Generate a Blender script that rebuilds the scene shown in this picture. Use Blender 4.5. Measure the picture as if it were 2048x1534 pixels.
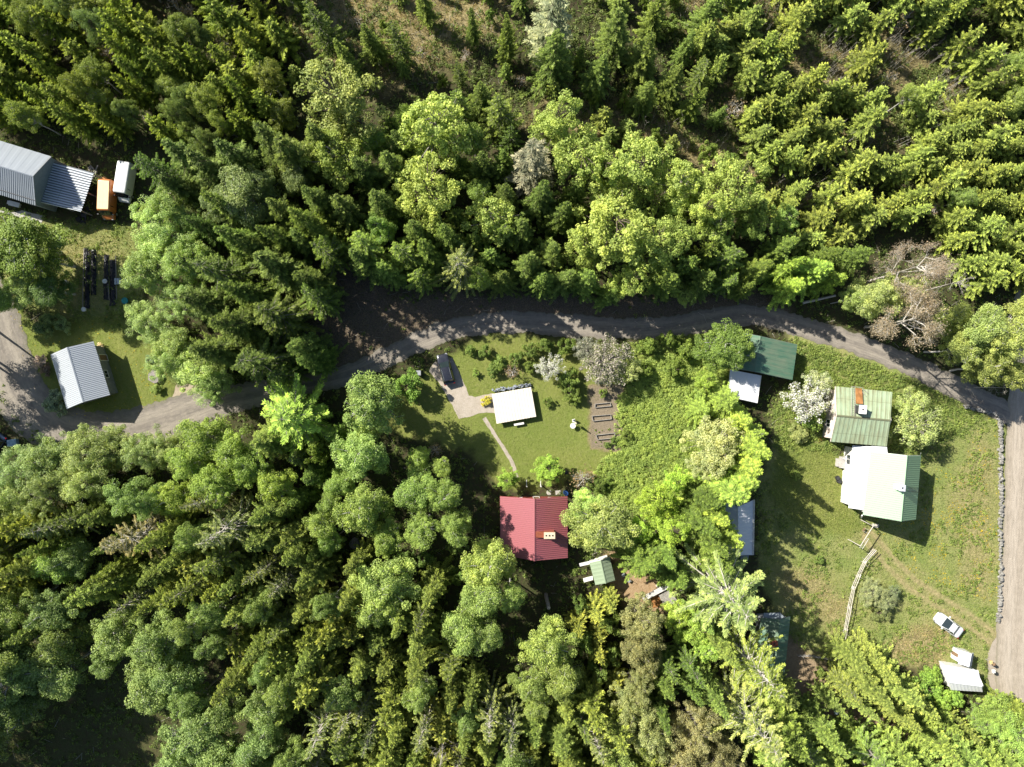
import bpy, math, random
import numpy as np
from mathutils import Vector, Matrix
for o in list(bpy.data.objects): bpy.data.objects.remove(o)
S = bpy.context.scene
C = S.collection
R = math.radians
# ---------------- camera, sky, sun, exposure ----------------
H = 102.0            # flying height of the camera above the ground, metres
PX = 0.075           # metres of ground per photo pixel
cam = bpy.data.cameras.new('camera'); cam.lens = 23.9; cam.sensor_width = 36; cam.clip_end = 2000
co = bpy.data.objects.new('camera', cam); C.objects.link(co); co.location = (0, 0, H); co.rotation_euler = (0, 0, 0)
S.camera = co
SUN_EL = R(38); SHADOW = R(-34)        # shadows fall right and slightly down the picture
w = bpy.data.worlds.new('World'); S.world = w; w.use_nodes = True
wn = w.node_tree.nodes; bg = wn['Background']
sk = wn.new('ShaderNodeTexSky'); sk.sky_type = 'NISHITA'; sk.sun_disc = False
sk.sun_elevation = SUN_EL; sk.sun_rotation = R(90) - (SHADOW + math.pi)
w.node_tree.links.new(sk.outputs[0], bg.inputs[0]); bg.inputs[1].default_value = 0.066
sl = bpy.data.lights.new('sun', 'SUN'); sl.energy = 5.0; sl.angle = R(0.5); sl.color = (1.0, 0.95, 0.84)
so = bpy.data.objects.new('sun', sl); C.objects.link(so)
sd = Vector((math.cos(SHADOW)*math.cos(SUN_EL), math.sin(SHADOW)*math.cos(SUN_EL), -math.sin(SUN_EL)))
so.rotation_euler = sd.to_track_quat('-Z', 'Y').to_euler(); so.location = (-60, 40, 80)
S.view_settings.view_transform = 'Standard'; S.view_settings.look = 'None'
S.view_settings.gamma = 1; S.view_settings.exposure = 1.0
S.render.engine = 'CYCLES'
try:
    S.cycles.max_bounces = 6; S.cycles.diffuse_bounces = 3; S.cycles.transmission_bounces = 4; S.cycles.transparent_max_bounces = 6
except Exception: pass

# ---------------- helpers ----------------
def W(px, py, h=0.0):
    """photo pixel of a point at height h -> its place in the world"""
    k = (1 - h/H)*PX
    return Vector(((px-1024)*k, -(py-767)*k, h))
def WA(pts, h=0.0): return [W(x, y, h) for x, y in pts]
def ang(dx, dy): return math.atan2(-dy, dx)
def tag(o, label=None, cat=None, group=None, kind=None):
    if label: o['label'] = label
    if cat: o['category'] = cat
    if group: o['group'] = group
    if kind: o['kind'] = kind
    return o
class MB:
    """collects shapes into ONE mesh"""
    def __init__(s): s.v = []; s.f = []; s.uv = []
    def add(s, vs, fs, uvs=None):
        n = len(s.v); s.v += [tuple(p) for p in vs]; s.f += [tuple(i+n for i in f) for f in fs]
        s.uv += list(uvs) if uvs else [(0, 0)]*len(vs); return s
    def box(s, c, d, rz=0.0, top=1.0, M=None):
        x, y, z = d[0]/2, d[1]/2, d[2]/2; P = []
        for k, q in ((-z, 1.0), (z, top)):
            for a, b in ((-x, -y), (x, -y), (x, y), (-x, y)):
                p = Vector((a*q, b*q, k))
                if M is not None: p = M @ p
                P.append(Vector((p.x*math.cos(rz)-p.y*math.sin(rz), p.x*math.sin(rz)+p.y*math.cos(rz), p.z)) + Vector(c))
        return s.add(P, [(3,2,1,0),(4,5,6,7),(0,1,5,4),(1,2,6,5),(2,3,7,6),(3,0,4,7)])
    def prism(s, poly, z0, z1, q=1.0):
        n = len(poly); cx = sum(p[0] for p in poly)/n; cy = sum(p[1] for p in poly)/n
        a = [(p[0], p[1], z0) for p in poly]; b = [(cx+(p[0]-cx)*q, cy+(p[1]-cy)*q, z1) for p in poly]
        return s.add(a+b, [tuple(range(n))[::-1], tuple(range(n, 2*n))] + [(i, (i+1) % n, n+(i+1) % n, n+i) for i in range(n)])
    def slab(s, q, t):
        q = [Vector(p) for p in q]; n = len(q)
        lo = [p - Vector((0, 0, t)) for p in q]
        return s.add(q+lo, [tuple(range(n)), tuple(range(n, 2*n))[::-1]] + [(i, n+i, n+(i+1) % n, (i+1) % n) for i in range(n)])
    def tube(s, p0, p1, r0, r1=None, n=6):
        p0 = Vector(p0); p1 = Vector(p1); r1 = r0 if r1 is None else r1; d = p1-p0
        if d.length < 1e-6: return s
        d.normalize(); a = d.orthogonal().normalized(); b = d.cross(a)
        A = [p0+(a*math.cos(6.2832*i/n)+b*math.sin(6.2832*i/n))*r0 for i in range(n)]
        B = [p1+(a*math.cos(6.2832*i/n)+b*math.sin(6.2832*i/n))*r1 for i in range(n)]
        return s.add(A+B, [tuple(range(n))[::-1], tuple(range(n, 2*n))] + [(i, (i+1) % n, n+(i+1) % n, n+i) for i in range(n)])
    def ribs(s, p00, p10, p11, p01, pitch=0.25, hgt=0.04, t=0.04):
        """profiled metal sheet: ribs run p00->p01, spaced along p00->p10"""
        p00, p10, p11, p01 = map(Vector, (p00, p10, p11, p01)); L = (p10-p00).length
        n = max(2, int(L/pitch)); prof = [(0, 0), (.46, 0), (.58, 1), (.9, 1)]; us = []; hs = []
        for i in range(n):
            for u, k in prof: us.append((i+u)/n); hs.append(k*hgt)
        us.append(1.0); hs.append(0.0)
        nrm = (p10-p00).cross(p01-p00).normalized()
        if nrm.z < 0: nrm = -nrm
        m = len(us); V = []; UV = []
        for j, off in ((0, 0), (1, 0), (0, -t), (1, -t)):
            for u, k in zip(us, hs):
                a = p00.lerp(p10, u); b = p01.lerp(p11, u); V.append((a if j == 0 else b)+nrm*(k+off))
                UV.append((u*L, j*(p01-p00).length))
        F = [(i, i+1, m+i+1, m+i) for i in range(m-1)] + [(2*m+i, 3*m+i, 3*m+i+1, 2*m+i+1) for i in range(m-1)]
        F += [(0, m, 3*m, 2*m), (m-1, 3*m-1, 4*m-1, 2*m-1)]
        F += [(i, 2*m+i, 2*m+i+1, i+1) for i in range(m-1)] + [(m+i, m+i+1, 3*m+i+1, 3*m+i) for i in range(m-1)]
        return s.add(V, F, UV)
    def build(s, name, mat, parent=None, smooth=False):
        o0 = Vector((0, 0, 0))
        if parent is not None: o0 = parent.get('_o') and Vector(parent['_o']) or Vector((0, 0, 0))
        me = bpy.data.meshes.new(name); me.from_pydata([(p[0]-o0[0], p[1]-o0[1], p[2]-o0[2]) for p in s.v], [], s.f)
        uvl = me.uv_layers.new(name='uv'); li = np.zeros(len(me.loops), dtype=np.int32); me.loops.foreach_get('vertex_index', li)
        uvl.data.foreach_set('uv', np.array(s.uv, dtype=np.float32)[li].ravel())
        me.materials.append(mat)
        if smooth: me.polygons.foreach_set('use_smooth', [True]*len(me.polygons))
        me.update(); o = bpy.data.objects.new(name, me); C.objects.link(o)
        if parent is not None:
            o.parent = parent
            if parent.get('_o'): o['_o'] = list(parent['_o'])
        return o
def thing(name, loc, label, cat, group=None, rz=0.0, world=True):
    """Empty at the base of a thing; world=True: its parts are given in world coordinates"""
    o = bpy.data.objects.new(name, None); C.objects.link(o); o.empty_display_size = 0.3
    o.location = loc; o.rotation_euler = (0, 0, rz); tag(o, label, cat, group)
    if world: o['_o'] = list(loc)
    return o
def npmesh(name, V, F, mat, attrs=None, parent=None, link=True):
    """V (n,3), F (m,k) arrays -> mesh object"""
    V = np.asarray(V, dtype=np.float32); F = np.asarray(F, dtype=np.int32); k = F.shape[1]; m = F.shape[0]
    me = bpy.data.meshes.new(name); me.vertices.add(len(V)); me.vertices.foreach_set('co', V.ravel())
    me.loops.add(m*k); me.loops.foreach_set('vertex_index', F.ravel())
    me.polygons.add(m); me.polygons.foreach_set('loop_start', np.arange(0, m*k, k, dtype=np.int32))
    try: me.polygons.foreach_set('loop_total', np.full(m, k, dtype=np.int32))
    except Exception: pass
    for an, av in (attrs or {}).items():
        av = np.asarray(av, dtype=np.float32)
        if av.ndim == 1:
            a = me.attributes.new(an, 'FLOAT', 'POINT'); a.data.foreach_set('value', av)
        else:
            a = me.attributes.new(an, 'FLOAT_COLOR', 'POINT'); a.data.foreach_set('color', av.ravel())
    me.materials.append(mat); me.update(calc_edges=True); me.validate()
    if not link: return me
    o = bpy.data.objects.new(name, me); C.objects.link(o)
    if parent is not None: o.parent = parent
    return o

# ---------------- materials ----------------
class NT:
    def __init__(s, name):
        s.m = bpy.data.materials.new(name); s.m.use_nodes = True; s.t = s.m.node_tree
        s.b = s.t.nodes['Principled BSDF']; s.out = s.t.nodes['Material Output']
    def n(s, typ, **kw):
        x = s.t.nodes.new('ShaderNode'+typ)
        for k, v in kw.items():
            if k in ('inputs',):
                for a, b in v.items(): x.inputs[a].default_value = b
            else: setattr(x, k, v)
        return x
    def l(s, a, b): s.t.links.new(a, b)
    def noise(s, scale, detail=3.0, vec=None, rough=.55):
        x = s.n('TexNoise', inputs={'Scale': scale, 'Detail': detail, 'Roughness': rough})
        if vec is not None: s.l(vec, x.inputs['Vector'])
        return x.outputs[0]
    def ramp(s, fac, stops):
        x = s.n('ValToRGB'); e = x.color_ramp.elements
        while len(e) < len(stops): e.new(0.5)
        for q, (p, c) in zip(e, stops): q.position = p; q.color = (*c, 1) if len(c) == 3 else c
        s.l(fac, x.inputs[0]); return x.outputs[0]
    def mix(s, fac, a, b, mode='MIX'):
        x = s.n('Mix', data_type='RGBA', blend_type=mode)
        for i, v in ((0, fac), (6, a), (7, b)):
            if isinstance(v, (int, float)): x.inputs[i].default_value = v
            elif isinstance(v, tuple): x.inputs[i].default_value = (*v, 1)
            else: s.l(v, x.inputs[i])
        return x.outputs[2]
    def math(s, op, a, b=0.0, clamp=False):
        x = s.n('Math', operation=op, use_clamp=clamp)
        for i, v in ((0, a), (1, b)):
            if isinstance(v, (int, float)): x.inputs[i].default_value = v
            else: s.l(v, x.inputs[i])
        return x.outputs[0]
    def bump(s, h, dist=0.05, st=1.0):
        x = s.n('Bump', inputs={'Distance': dist, 'Strength': st}); s.l(h, x.inputs['Height']); s.l(x.outputs[0], s.b.inputs['Normal'])
def simple(name, col, rough=.7, metal=0.0, var=.25, scale=3.0, dirt=None, bump=0.0, spec=.3):
    t = NT(name); pos = t.n('NewGeometry').outputs['Position']
    a = t.noise(scale, 5.0, pos); b = t.noise(scale*7, 3.0, pos)
    c = t.mix(t.ramp(a, [(.35, (0, 0, 0)), (.7, (1, 1, 1))]), tuple(x*(1-var) for x in col), tuple(min(1, x*(1+var*.6)) for x in col))
    if dirt: c = t.mix(t.ramp(b, [(.52, (0, 0, 0)), (.75, (1, 1, 1))]), c, dirt)
    t.l(c, t.b.inputs['Base Color']); t.b.inputs['Roughness'].default_value = rough; t.b.inputs['Metallic'].default_value = metal
    t.b.inputs['Specular IOR Level'].default_value = spec
    if bump: t.bump(b, bump)
    return t.m
def roofmat(name, col, dirt, amount=.5, rough=.45, seam_or_shade=0.0, streak=True, metal=0.0, spec=.4, sw=.07, sk_=.55):
    """painted sheet metal with grime, streaks down the slope and lines for sheet joints or painted rib shade"""
    t = NT(name); pos = t.n('NewGeometry').outputs['Position']
    tc = t.n('TexCoord').outputs['UV']; mp = t.n('Mapping', inputs={'Scale': (2.2, .25, 1)}); t.l(tc, mp.inputs[0])
    st = t.noise(1.5, 4.0, mp.outputs[0]); big = t.noise(.35, 5.0, pos, .65)
    f = t.math('MULTIPLY', t.math('ADD', st if streak else big, big), .5)
    f = t.ramp(f, [(.60-amount*.35, (0, 0, 0)), (.78-amount*.2, (1, 1, 1))])
    fm = t.math('MULTIPLY', f, .25+amount)
    fine = t.noise(6.0, 3.0, pos)
    c = t.mix(fm, col, dirt); c = t.mix(t.math('MULTIPLY', fine, .25), c, tuple(x*.7 for x in col))
    sep = t.n('SeparateXYZ'); t.l(tc, sep.inputs[0])
    if seam_or_shade:
        for i, sc in ((0, 1/seam_or_shade), (1, 1/2.6)):
            fr = t.math('FRACT', t.math('MULTIPLY', sep.outputs[i], sc)); ln = t.math('LESS_THAN', fr, sw if i == 0 else .03)
            c = t.mix(t.math('MULTIPLY', ln, sk_ if i == 0 else .35), c, tuple(x*.45 for x in dirt))
    t.l(c, t.b.inputs['Base Color']); t.b.inputs['Roughness'].default_value = rough; t.b.inputs['Metallic'].default_value = metal
    t.b.inputs['Specular IOR Level'].default_value = spec
    return t.m
def leafmat(name, trans=.38):
    """leaf/needle faces: tint from the object's own colour, variation from the mesh attribute lv (0..1)"""
    t = NT(name); oc = t.n('ObjectInfo'); at = t.n('Attribute', attribute_name='lv')
    tcn = t.n('TexCoord').outputs['Object']
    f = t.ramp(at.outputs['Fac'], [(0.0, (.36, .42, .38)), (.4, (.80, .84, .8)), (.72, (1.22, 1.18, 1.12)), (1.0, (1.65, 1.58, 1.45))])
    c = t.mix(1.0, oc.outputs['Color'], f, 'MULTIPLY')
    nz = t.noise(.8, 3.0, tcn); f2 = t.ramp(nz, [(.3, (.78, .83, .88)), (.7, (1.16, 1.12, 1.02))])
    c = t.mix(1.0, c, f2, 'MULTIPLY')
    t.l(c, t.b.inputs['Base Color']); t.b.inputs['Roughness'].default_value = .55; t.b.inputs['Specular IOR Level'].default_value = .25
    tr = t.n('BsdfTranslucent'); t.l(t.mix(1.0, c, (1.1, 1.1, .6), 'MULTIPLY'), tr.inputs[0])
    mx = t.n('MixShader', inputs={0: trans}); t.l(t.b.outputs[0], mx.inputs[1]); t.l(tr.outputs[0], mx.inputs[2]); t.l(mx.outputs[0], t.out.inputs[0])
    return t.m
LEAF = leafmat('leaf'); NEEDLE = leafmat('needle', .22); PETAL = simple('blossom', (.72, .70, .66), .8, 0, .2, 5, (.45, .46, .36)); PETALP = simple('blossom_pink', (.42, .37, .31), .8, 0, .25, 3, (.36, .32, .24))
GRASSM = leafmat('grass_blade', .35)
BARK = simple('bark', (.13, .10, .08), .9, 0, .4, 5, (.05, .04, .03))
BIRCHBARK = simple('birch_bark', (.55, .53, .50), .8, 0, .3, 5, (.06, .05, .05))
GREYBARK = simple('grey_bark', (.30, .27, .25), .9, 0, .3, 5, (.12, .1, .09))
PALE = simple('bare_twig', (.56, .52, .46), .85, 0, .25, 5, (.3, .26, .23))
WOODG = simple('weathered_wood', (.36, .34, .31), .85, 0, .35, 4, (.17, .15, .13), .01)
WOODB = simple('brown_wood', (.24, .15, .09), .8, 0, .3, 4, (.1, .07, .05))
WHITEW = simple('white_paint', (.74, .73, .70), .6, 0, .12, 3, (.45, .43, .4))
PINKW = simple('pale_plaster', (.70, .60, .55), .85, 0, .15, 2, (.42, .34, .3))
REDW = simple('red_board', (.28, .06, .045), .8, 0, .25, 3, (.12, .04, .03))
YELW = simple('yellow_board', (.55, .42, .2), .8, 0, .2, 3)
GREYW = simple('grey_board', (.22, .23, .24), .8, 0, .2, 3)
DARKM = simple('dark_metal', (.05, .05, .055), .5, .3, .3, 4)
GALV = simple('galvanised', (.5, .52, .55), .4, .6, .2, 3)
GLASS = simple('dark_glass', (.02, .03, .035), .06, 0, .1, 2, spec=.8)
RUBBER = simple('rubber', (.018, .018, .02), .8)
BRICK = simple('red_brick', (.32, .09, .05), .85, 0, .3, 8, (.2, .08, .05))
CONC = simple('concrete', (.42, .40, .37), .85, 0, .2, 2, (.3, .28, .25), .01)
STONE = simple('stone', (.27, .26, .24), .85, 0, .45, 2.5, (.36, .34, .30), .02)
RUSTY = simple('rusty_sheet', (.42, .2, .07), .7, .2, .35, 2, (.25, .1, .04))
BLUEP = simple('blue_plastic', (.02, .07, .22), .45)
BLACKP = simple('black_plastic', (.012, .012, .016), .35, 0, .3, 4, (.03, .03, .03))
STRAWM = simple('straw_earth', (.34, .27, .14), .9, 0, .3, 2)

# ---------------- ground ----------------
rng = np.random.default_rng(7)
def fbm(x, y, s, seed, oct=4):
    r = np.random.default_rng(seed); o = np.zeros_like(x, dtype=float); a = 1.0; tot = 0
    for k in range(oct):
        for _ in range(4):
            th = r.uniform(0, 6.283); ph = r.uniform(0, 6.283); f = s*(2.03**k)*r.uniform(.7, 1.3)
            o += a*np.sin((x*math.cos(th)+y*math.sin(th))*f*6.283+ph+1.3*np.sin((x*math.sin(th*2.1)-y*math.cos(th*1.7))*f*3.1+ph*2))
        tot += a*2.2; a *= .55
    return np.clip(o/tot*1.0, -1, 1)
def pxw(poly): return [((x-1024)*PX, -(y-767)*PX) for x, y in poly]
def sdf(x, y, poly):
    """signed distance in metres, positive inside (poly in pixels)"""
    P = pxw(poly); ins = np.zeros(x.shape, bool); d = np.full(x.shape, 1e9)
    for (x1, y1), (x2, y2) in zip(P, P[1:]+P[:1]):
        c = ((y1 > y) != (y2 > y)); ins ^= c & (x < (x2-x1)*(y-y1)/((y2-y1) if y2 != y1 else 1e-9)+x1)
        dx, dy = x2-x1, y2-y1; t = np.clip(((x-x1)*dx+(y-y1)*dy)/(dx*dx+dy*dy+1e-9), 0, 1)
        d = np.minimum(d, np.hypot(x-x1-t*dx, y-y1-t*dy))
    return np.where(ins, d, -d)
def pdist(x, y, path):
    P = pxw(path); d = np.full(x.shape, 1e9)
    for (x1, y1), (x2, y2) in zip(P, P[1:]):
        dx, dy = x2-x1, y2-y1; t = np.clip(((x-x1)*dx+(y-y1)*dy)/(dx*dx+dy*dy+1e-9), 0, 1)
        d = np.minimum(d, np.hypot(x-x1-t*dx, y-y1-t*dy))
    return d
def sm(d, a, b): t = np.clip((d-a)/(b-a), 0, 1); return t*t*(3-2*t)
ROAD1 = [(-80,500),(-40,590),(-15,650),(8,715),(40,790),(95,846),(165,870),(250,866),(340,836),(430,806),(520,787),(620,767),(715,742),(790,708),(850,678),(920,655),(1000,645),(1100,648),(1200,655),(1300,657),(1380,648),(1450,634),(1520,632),(1580,647),(1650,668),(1740,698),(1830,735),(1900,768),(1960,800),(2040,840)]
ROAD2 = [(2110,380),(2078,520),(2062,640),(2056,760),(2050,860),(2046,1000),(2040,1150),(2034,1280),(2036,1380),(2070,1480),(2120,1580)]
LAWN_L = [(8,640),(30,615),(70,655),(150,640),(240,625),(300,690),(345,760),(350,790),(310,830),(250,848),(190,858),(130,850),(80,815),(50,760),(30,700)]
YARD_L = [(-60,425),(60,450),(170,440),(270,455),(290,520),(280,600),(240,650),(120,650),(60,610),(-60,610)]
LAWN_C = [(720,800),(800,765),(850,752),(872,730),(905,700),(960,672),(1060,668),(1170,690),(1240,700),(1250,860),(1225,925),(1170,962),(1060,980),(1000,975),(940,900),(850,880),(760,860)]
LAWN_N = [(1230,690),(1400,665),(1480,670),(1470,740),(1420,780),(1300,800),(1250,830)]
THICK = [(1240,800),(1300,720),(1400,690),(1470,760),(1440,860),(1420,1000),(1330,1060),(1240,1010),(1190,985),(1175,955),(1235,900)]
LAWN_R = [(1555,880),(1640,880),(1700,915),(1760,905),(1860,900),(1890,800),(1960,830),(2012,830),(2018,1000),(2005,1240),(1985,1300),(1970,1390),(1880,1330),(1800,1330),(1700,1290),(1640,1330),(1550,1250),(1515,1120),(1520,960)]
WEED_R = [(1580,650),(1700,690),(1850,740),(1990,810),(1960,840),(1870,900),(1560,900),(1540,820),(1590,760)]
SHORT_R = [(1560,880),(1660,890),(1700,930),(1690,1010),(1740,1050),(1700,1080),(1600,1060),(1540,1000)]
DRY = [(1830,1255),(1900,1250),(1915,1290),(1880,1330),(1800,1330),(1770,1290)]
DRY3 = [(1960,880),(1990,900),(1985,1200),(1930,1180),(1900,1000)]
DRY2 = [(1560,1120),(1640,1140),(1700,1200),(1690,1290),(1640,1250),(1560,1190)]
SWATH = [(590,-30),(760,-20),(1010,-40),(1000,60),(880,130),(760,170),(640,200),(590,100)]
SWATH2 = [(1120,150),(1300,230),(1560,330),(1700,420),(1560,410),(1400,330),(1250,300),(1050,250)]
SWATH3 = [(1320,-40),(1500,-40),(1800,60),(1980,160),(1850,250),(1700,300),(1500,260),(1380,120)]
SLOPE = [(630,460),(720,480),(780,590),(900,590),(1000,590),(1200,590),(1330,600),(1500,580),(1580,610),(1560,650),(1400,640),(1000,640),(900,650),(780,700),(640,755),(600,700),(640,600)]
SAND = [(1222,1104),(1262,1098),(1300,1150),(1350,1165),(1345,1220),(1280,1245),(1235,1200),(1222,1160)]
SOILG = [(1178,770),(1246,770),(1252,880),(1235,902),(1180,897)]
BROWN = [(1530,1260),(1600,1280),(1660,1340),(1740,1420),(1900,1480),(1880,1530),(1740,1480),(1600,1450),(1520,1380)]
CLEAR = [(90,1340),(230,1270),(340,1340),(380,1560),(-40,1560),(-40,1440)]
trk = [(1738,1075),(1775,1118),(1820,1165),(1880,1205),(1935,1238),(1990,1280)]
FLAT = [LAWN_L, YARD_L, LAWN_C, LAWN_N, THICK, LAWN_R, WEED_R, SAND, BROWN]
def gz(x, y):
    x = np.atleast_1d(np.asarray(x, float)); y = np.atleast_1d(np.asarray(y, float))
    m = sm(pdist(x, y, ROAD1), 2.5, 7)*sm(pdist(x, y, ROAD2), 3.5, 8)
    for p in FLAT: m = m*sm(-sdf(x, y, p), 0.5, 5)
    return m*(fbm(x, y, .045, 3, 4)*.45+.15)
def g1(px, py): p = W(px, py); return float(gz(p.x, p.y)[0])
xs = np.concatenate([np.linspace(-420, -100, 20)[:-1], np.arange(-100, 100, .4), np.linspace(100, 420, 20)])
ys = np.concatenate([np.linspace(-360, -78, 18)[:-1], np.arange(-78, 78, .4), np.linspace(78, 360, 18)])
GX, GY = np.meshgrid(xs, ys); gx = GX.ravel(); gy = GY.ravel(); z = gz(gx, gy)
n1 = fbm(gx, gy, .35, 11)*1.0; n2 = fbm(gx, gy, .12, 12)*1.6
def zone(poly, a=-.6, b=.6, k=1.0): return sm(sdf(gx, gy, poly)+(n1*.7+n2*.4)*k, a, b)
lawn = np.maximum.reduce([zone(LAWN_L), zone(LAWN_C), zone(SHORT_R), zone(LAWN_N), zone(CLEAR, -3, 3)*.1])
mead = np.maximum.reduce([zone(LAWN_R), zone(YARD_L, -1, 1.5), zone(WEED_R, -1, 1), zone(THICK, -1, 1)*.8])
dry = np.maximum.reduce([zone(DRY, -1.5, 1.5), zone(DRY3, -2, 2)*.7, zone(DRY2, -2, 2.5)*.75, zone(SWATH, -3, 3, 2.5)*.8, zone(SWATH2, -2, 2.5, 2.5), zone(SWATH3, -4, 4, 3)*.55, zone(YARD_L, 0, 5, 2)*.35])
rut = np.maximum(np.exp(-((pdist(gx, gy, trk)-.8)/.42)**2), .45*np.exp(-(pdist(gx, gy, trk)/1.6)**2))*sm(n1, -1.4, -.2)
slp = zone(SLOPE, -1.5, 1.5); brn = np.maximum.reduce([zone(SAND, -.8, .8)*1.0, zone(SOILG, -.2, .2, .2)])
br2 = zone(BROWN, -2, 2, 1.5)
z1 = np.stack([lawn, mead, np.clip(np.maximum(dry, rut*.95), 0, 1), slp], 1)
z2 = np.stack([brn, br2, zone(SOILG, -.2, .2, .2), np.ones_like(lawn)], 1)
nx, ny = len(xs), len(ys); ii = np.arange(nx*ny).reshape(ny, nx)
F = np.stack([ii[:-1, :-1], ii[:-1, 1:], ii[1:, 1:], ii[1:, :-1]], -1).reshape(-1, 4)
def groundmat():
    t = NT('ground'); pos = t.n('NewGeometry').outputs['Position']
    a1 = t.n('Attribute', attribute_name='za'); a2 = t.n('Attribute', attribute_name='zb')
    s1 = t.n('SeparateColor'); t.l(a1.outputs['Color'], s1.inputs[0]); s2 = t.n('SeparateColor'); t.l(a2.outputs['Color'], s2.inputs[0])
    f1 = t.noise(.25, 5.0, pos, .6); f2 = t.noise(2.2, 4.0, pos, .6); f3 = t.noise(9.0, 3.0, pos, .65); f4 = t.noise(.07, 3.0, pos)
    forest = t.mix(t.ramp(f2, [(.35, (0,0,0)), (.65, (1,1,1))]), (.055, .042, .026), (.05, .068, .020)); forest = t.mix(t.ramp(f3, [(.5, (0,0,0)), (.75, (1,1,1))]), forest, (.10, .082, .05))
    lawnc = t.mix(t.ramp(f1, [(.3, (0,0,0)), (.72, (1,1,1))]), (.16, .19, .042), (.27, .27, .08))
    lawnc = t.mix(t.ramp(f2, [(.42, (0,0,0)), (.8, (1,1,1))]), lawnc, (.29, .27, .11)); lawnc = t.mix(t.ramp(f4, [(.4, (0,0,0)), (.6, (.5,.5,.5))]), lawnc, (.15, .20, .045)); lawnc = t.mix(t.math('MULTIPLY', t.ramp(f3, [(.3, (1,1,1)), (.6, (0,0,0))]), .55), lawnc, (.07, .12, .016))
    meadc = t.mix(t.ramp(f1, [(.35, (0,0,0)), (.66, (1,1,1))]), (.15, .215, .045), (.29, .275, .11)); meadc = t.mix(t.ramp(f3, [(.45, (0,0,0)), (.62, (1,1,1))]), meadc, (.25, .26, .11)); meadc = t.mix(t.ramp(f2, [(.6, (0,0,0)), (.8, (1,1,1))]), meadc, (.38, .32, .18))
    dryc = t.mix(t.ramp(f2, [(.35, (0,0,0)), (.65, (1,1,1))]), (.20, .16, .08), (.44, .35, .19)); dryc = t.mix(t.ramp(f3, [(.5, (0,0,0)), (.7, (1,1,1))]), dryc, (.14, .15, .045))
    slc = t.mix(t.ramp(f3, [(.35, (0,0,0)), (.65, (1,1,1))]), (.085, .062, .045), (.21, .17, .13)); slc = t.mix(t.ramp(f2, [(.55, (0,0,0)), (.7, (1,1,1))]), slc, (.07, .085, .035))
    sand = t.mix(t.ramp(f2, [(.35, (0,0,0)), (.7, (1,1,1))]), (.30, .20, .11), (.40, .29, .18))
    soil = t.mix(t.ramp(f3, [(.3, (0,0,0)), (.7, (1,1,1))]), (.15, .12, .085), (.30, .245, .175))
    c = t.mix(s1.outputs[1], forest, meadc); c = t.mix(s1.outputs[0], c, lawnc); c = t.mix(s1.outputs[2], c, dryc)
    # the fourth zone travels in the alpha channel
    c = t.mix(a1.outputs['Alpha'], c, slc); c = t.mix(s2.outputs[1], c, t.mix(.5, soil, sand)); c = t.mix(s2.outputs[0], c, sand); c = t.mix(s2.outputs[2], c, soil)
    t.l(c, t.b.inputs['Base Color']); t.b.inputs['Roughness'].default_value = .95; t.b.inputs['Specular IOR Level'].default_value = .1
    t.bump(t.math('ADD', t.math('MULTIPLY', f2, .6), t.math('MULTIPLY', f3, .5)), .16); return t.m
g = npmesh('ground', np.stack([gx, gy, z], 1), F, groundmat(), {'za': z1, 'zb': z2}); g['kind'] = 'structure'

# ---------------- roads and gravel ----------------
def roadmat(name, ca, cb, cc, tracks=True, pebble=0.0):
    t = NT(name); pos = t.n('NewGeometry').outputs['Position']; uv = t.n('TexCoord').outputs['UV']; sp = t.n('SeparateXYZ'); t.l(uv, sp.inputs[0])
    mp = t.n('Mapping', inputs={'Scale': (9, .35, 1)}); t.l(uv, mp.inputs[0]); st = t.noise(1.0, 4.0, mp.outputs[0])
    f2 = t.noise(1.2, 5.0, pos, .6); f3 = t.noise(14.0, 3.0, pos, .7)
    c = t.mix(t.ramp(f2, [(.35, (0,0,0)), (.7, (1,1,1))]), ca, cb)
    if tracks:
        a = t.math('ABSOLUTE', sp.outputs[0]); d = t.math('ABSOLUTE', t.math('SUBTRACT', a, .42)); k = t.ramp(d, [(.1, (1,1,1)), (.3, (0,0,0))])
        c = t.mix(t.math('MULTIPLY', k, .55), c, cc); c = t.mix(t.ramp(st, [(.45, (0,0,0)), (.7, (.6,.6,.6))]), c, tuple(x*.75 for x in ca))
        e = t.ramp(a, [(.82, (0,0,0)), (1.0, (.8,.8,.8))]); c = t.mix(t.math('MULTIPLY', e, f2), c, (.11, .12, .05))
    c = t.mix(t.ramp(f3, [(.5, (0,0,0)), (.72, (1,1,1))]), c, tuple(x*(.62 if not pebble else .5) for x in cb))
    if pebble: c = t.mix(t.ramp(t.noise(22, 2.0, pos), [(.58, (0,0,0)), (.68, (1,1,1))]), c, (.5, .46, .4))
    t.l(c, t.b.inputs['Base Color']); t.b.inputs['Roughness'].default_value = .95; t.b.inputs['Specular IOR Level'].default_value = .15; t.bump(t.math('ADD', st, f3), .05); return t.m
def smooth(path, step):
    P = [Vector((*p, 0)) for p in pxw(path)]; out = []
    for i in range(len(P)-1):
        a, b, c, d = P[max(0, i-1)], P[i], P[i+1], P[min(len(P)-1, i+2)]; n = max(2, int((c-b).length/step))
        for k in range(n):
            t = k/n; out.append(.5*((2*b)+(c-a)*t+(2*a-5*b+4*c-d)*t*t+(3*b-a-3*c+d)*t**3))
    out.append(P[-1]); return out
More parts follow.
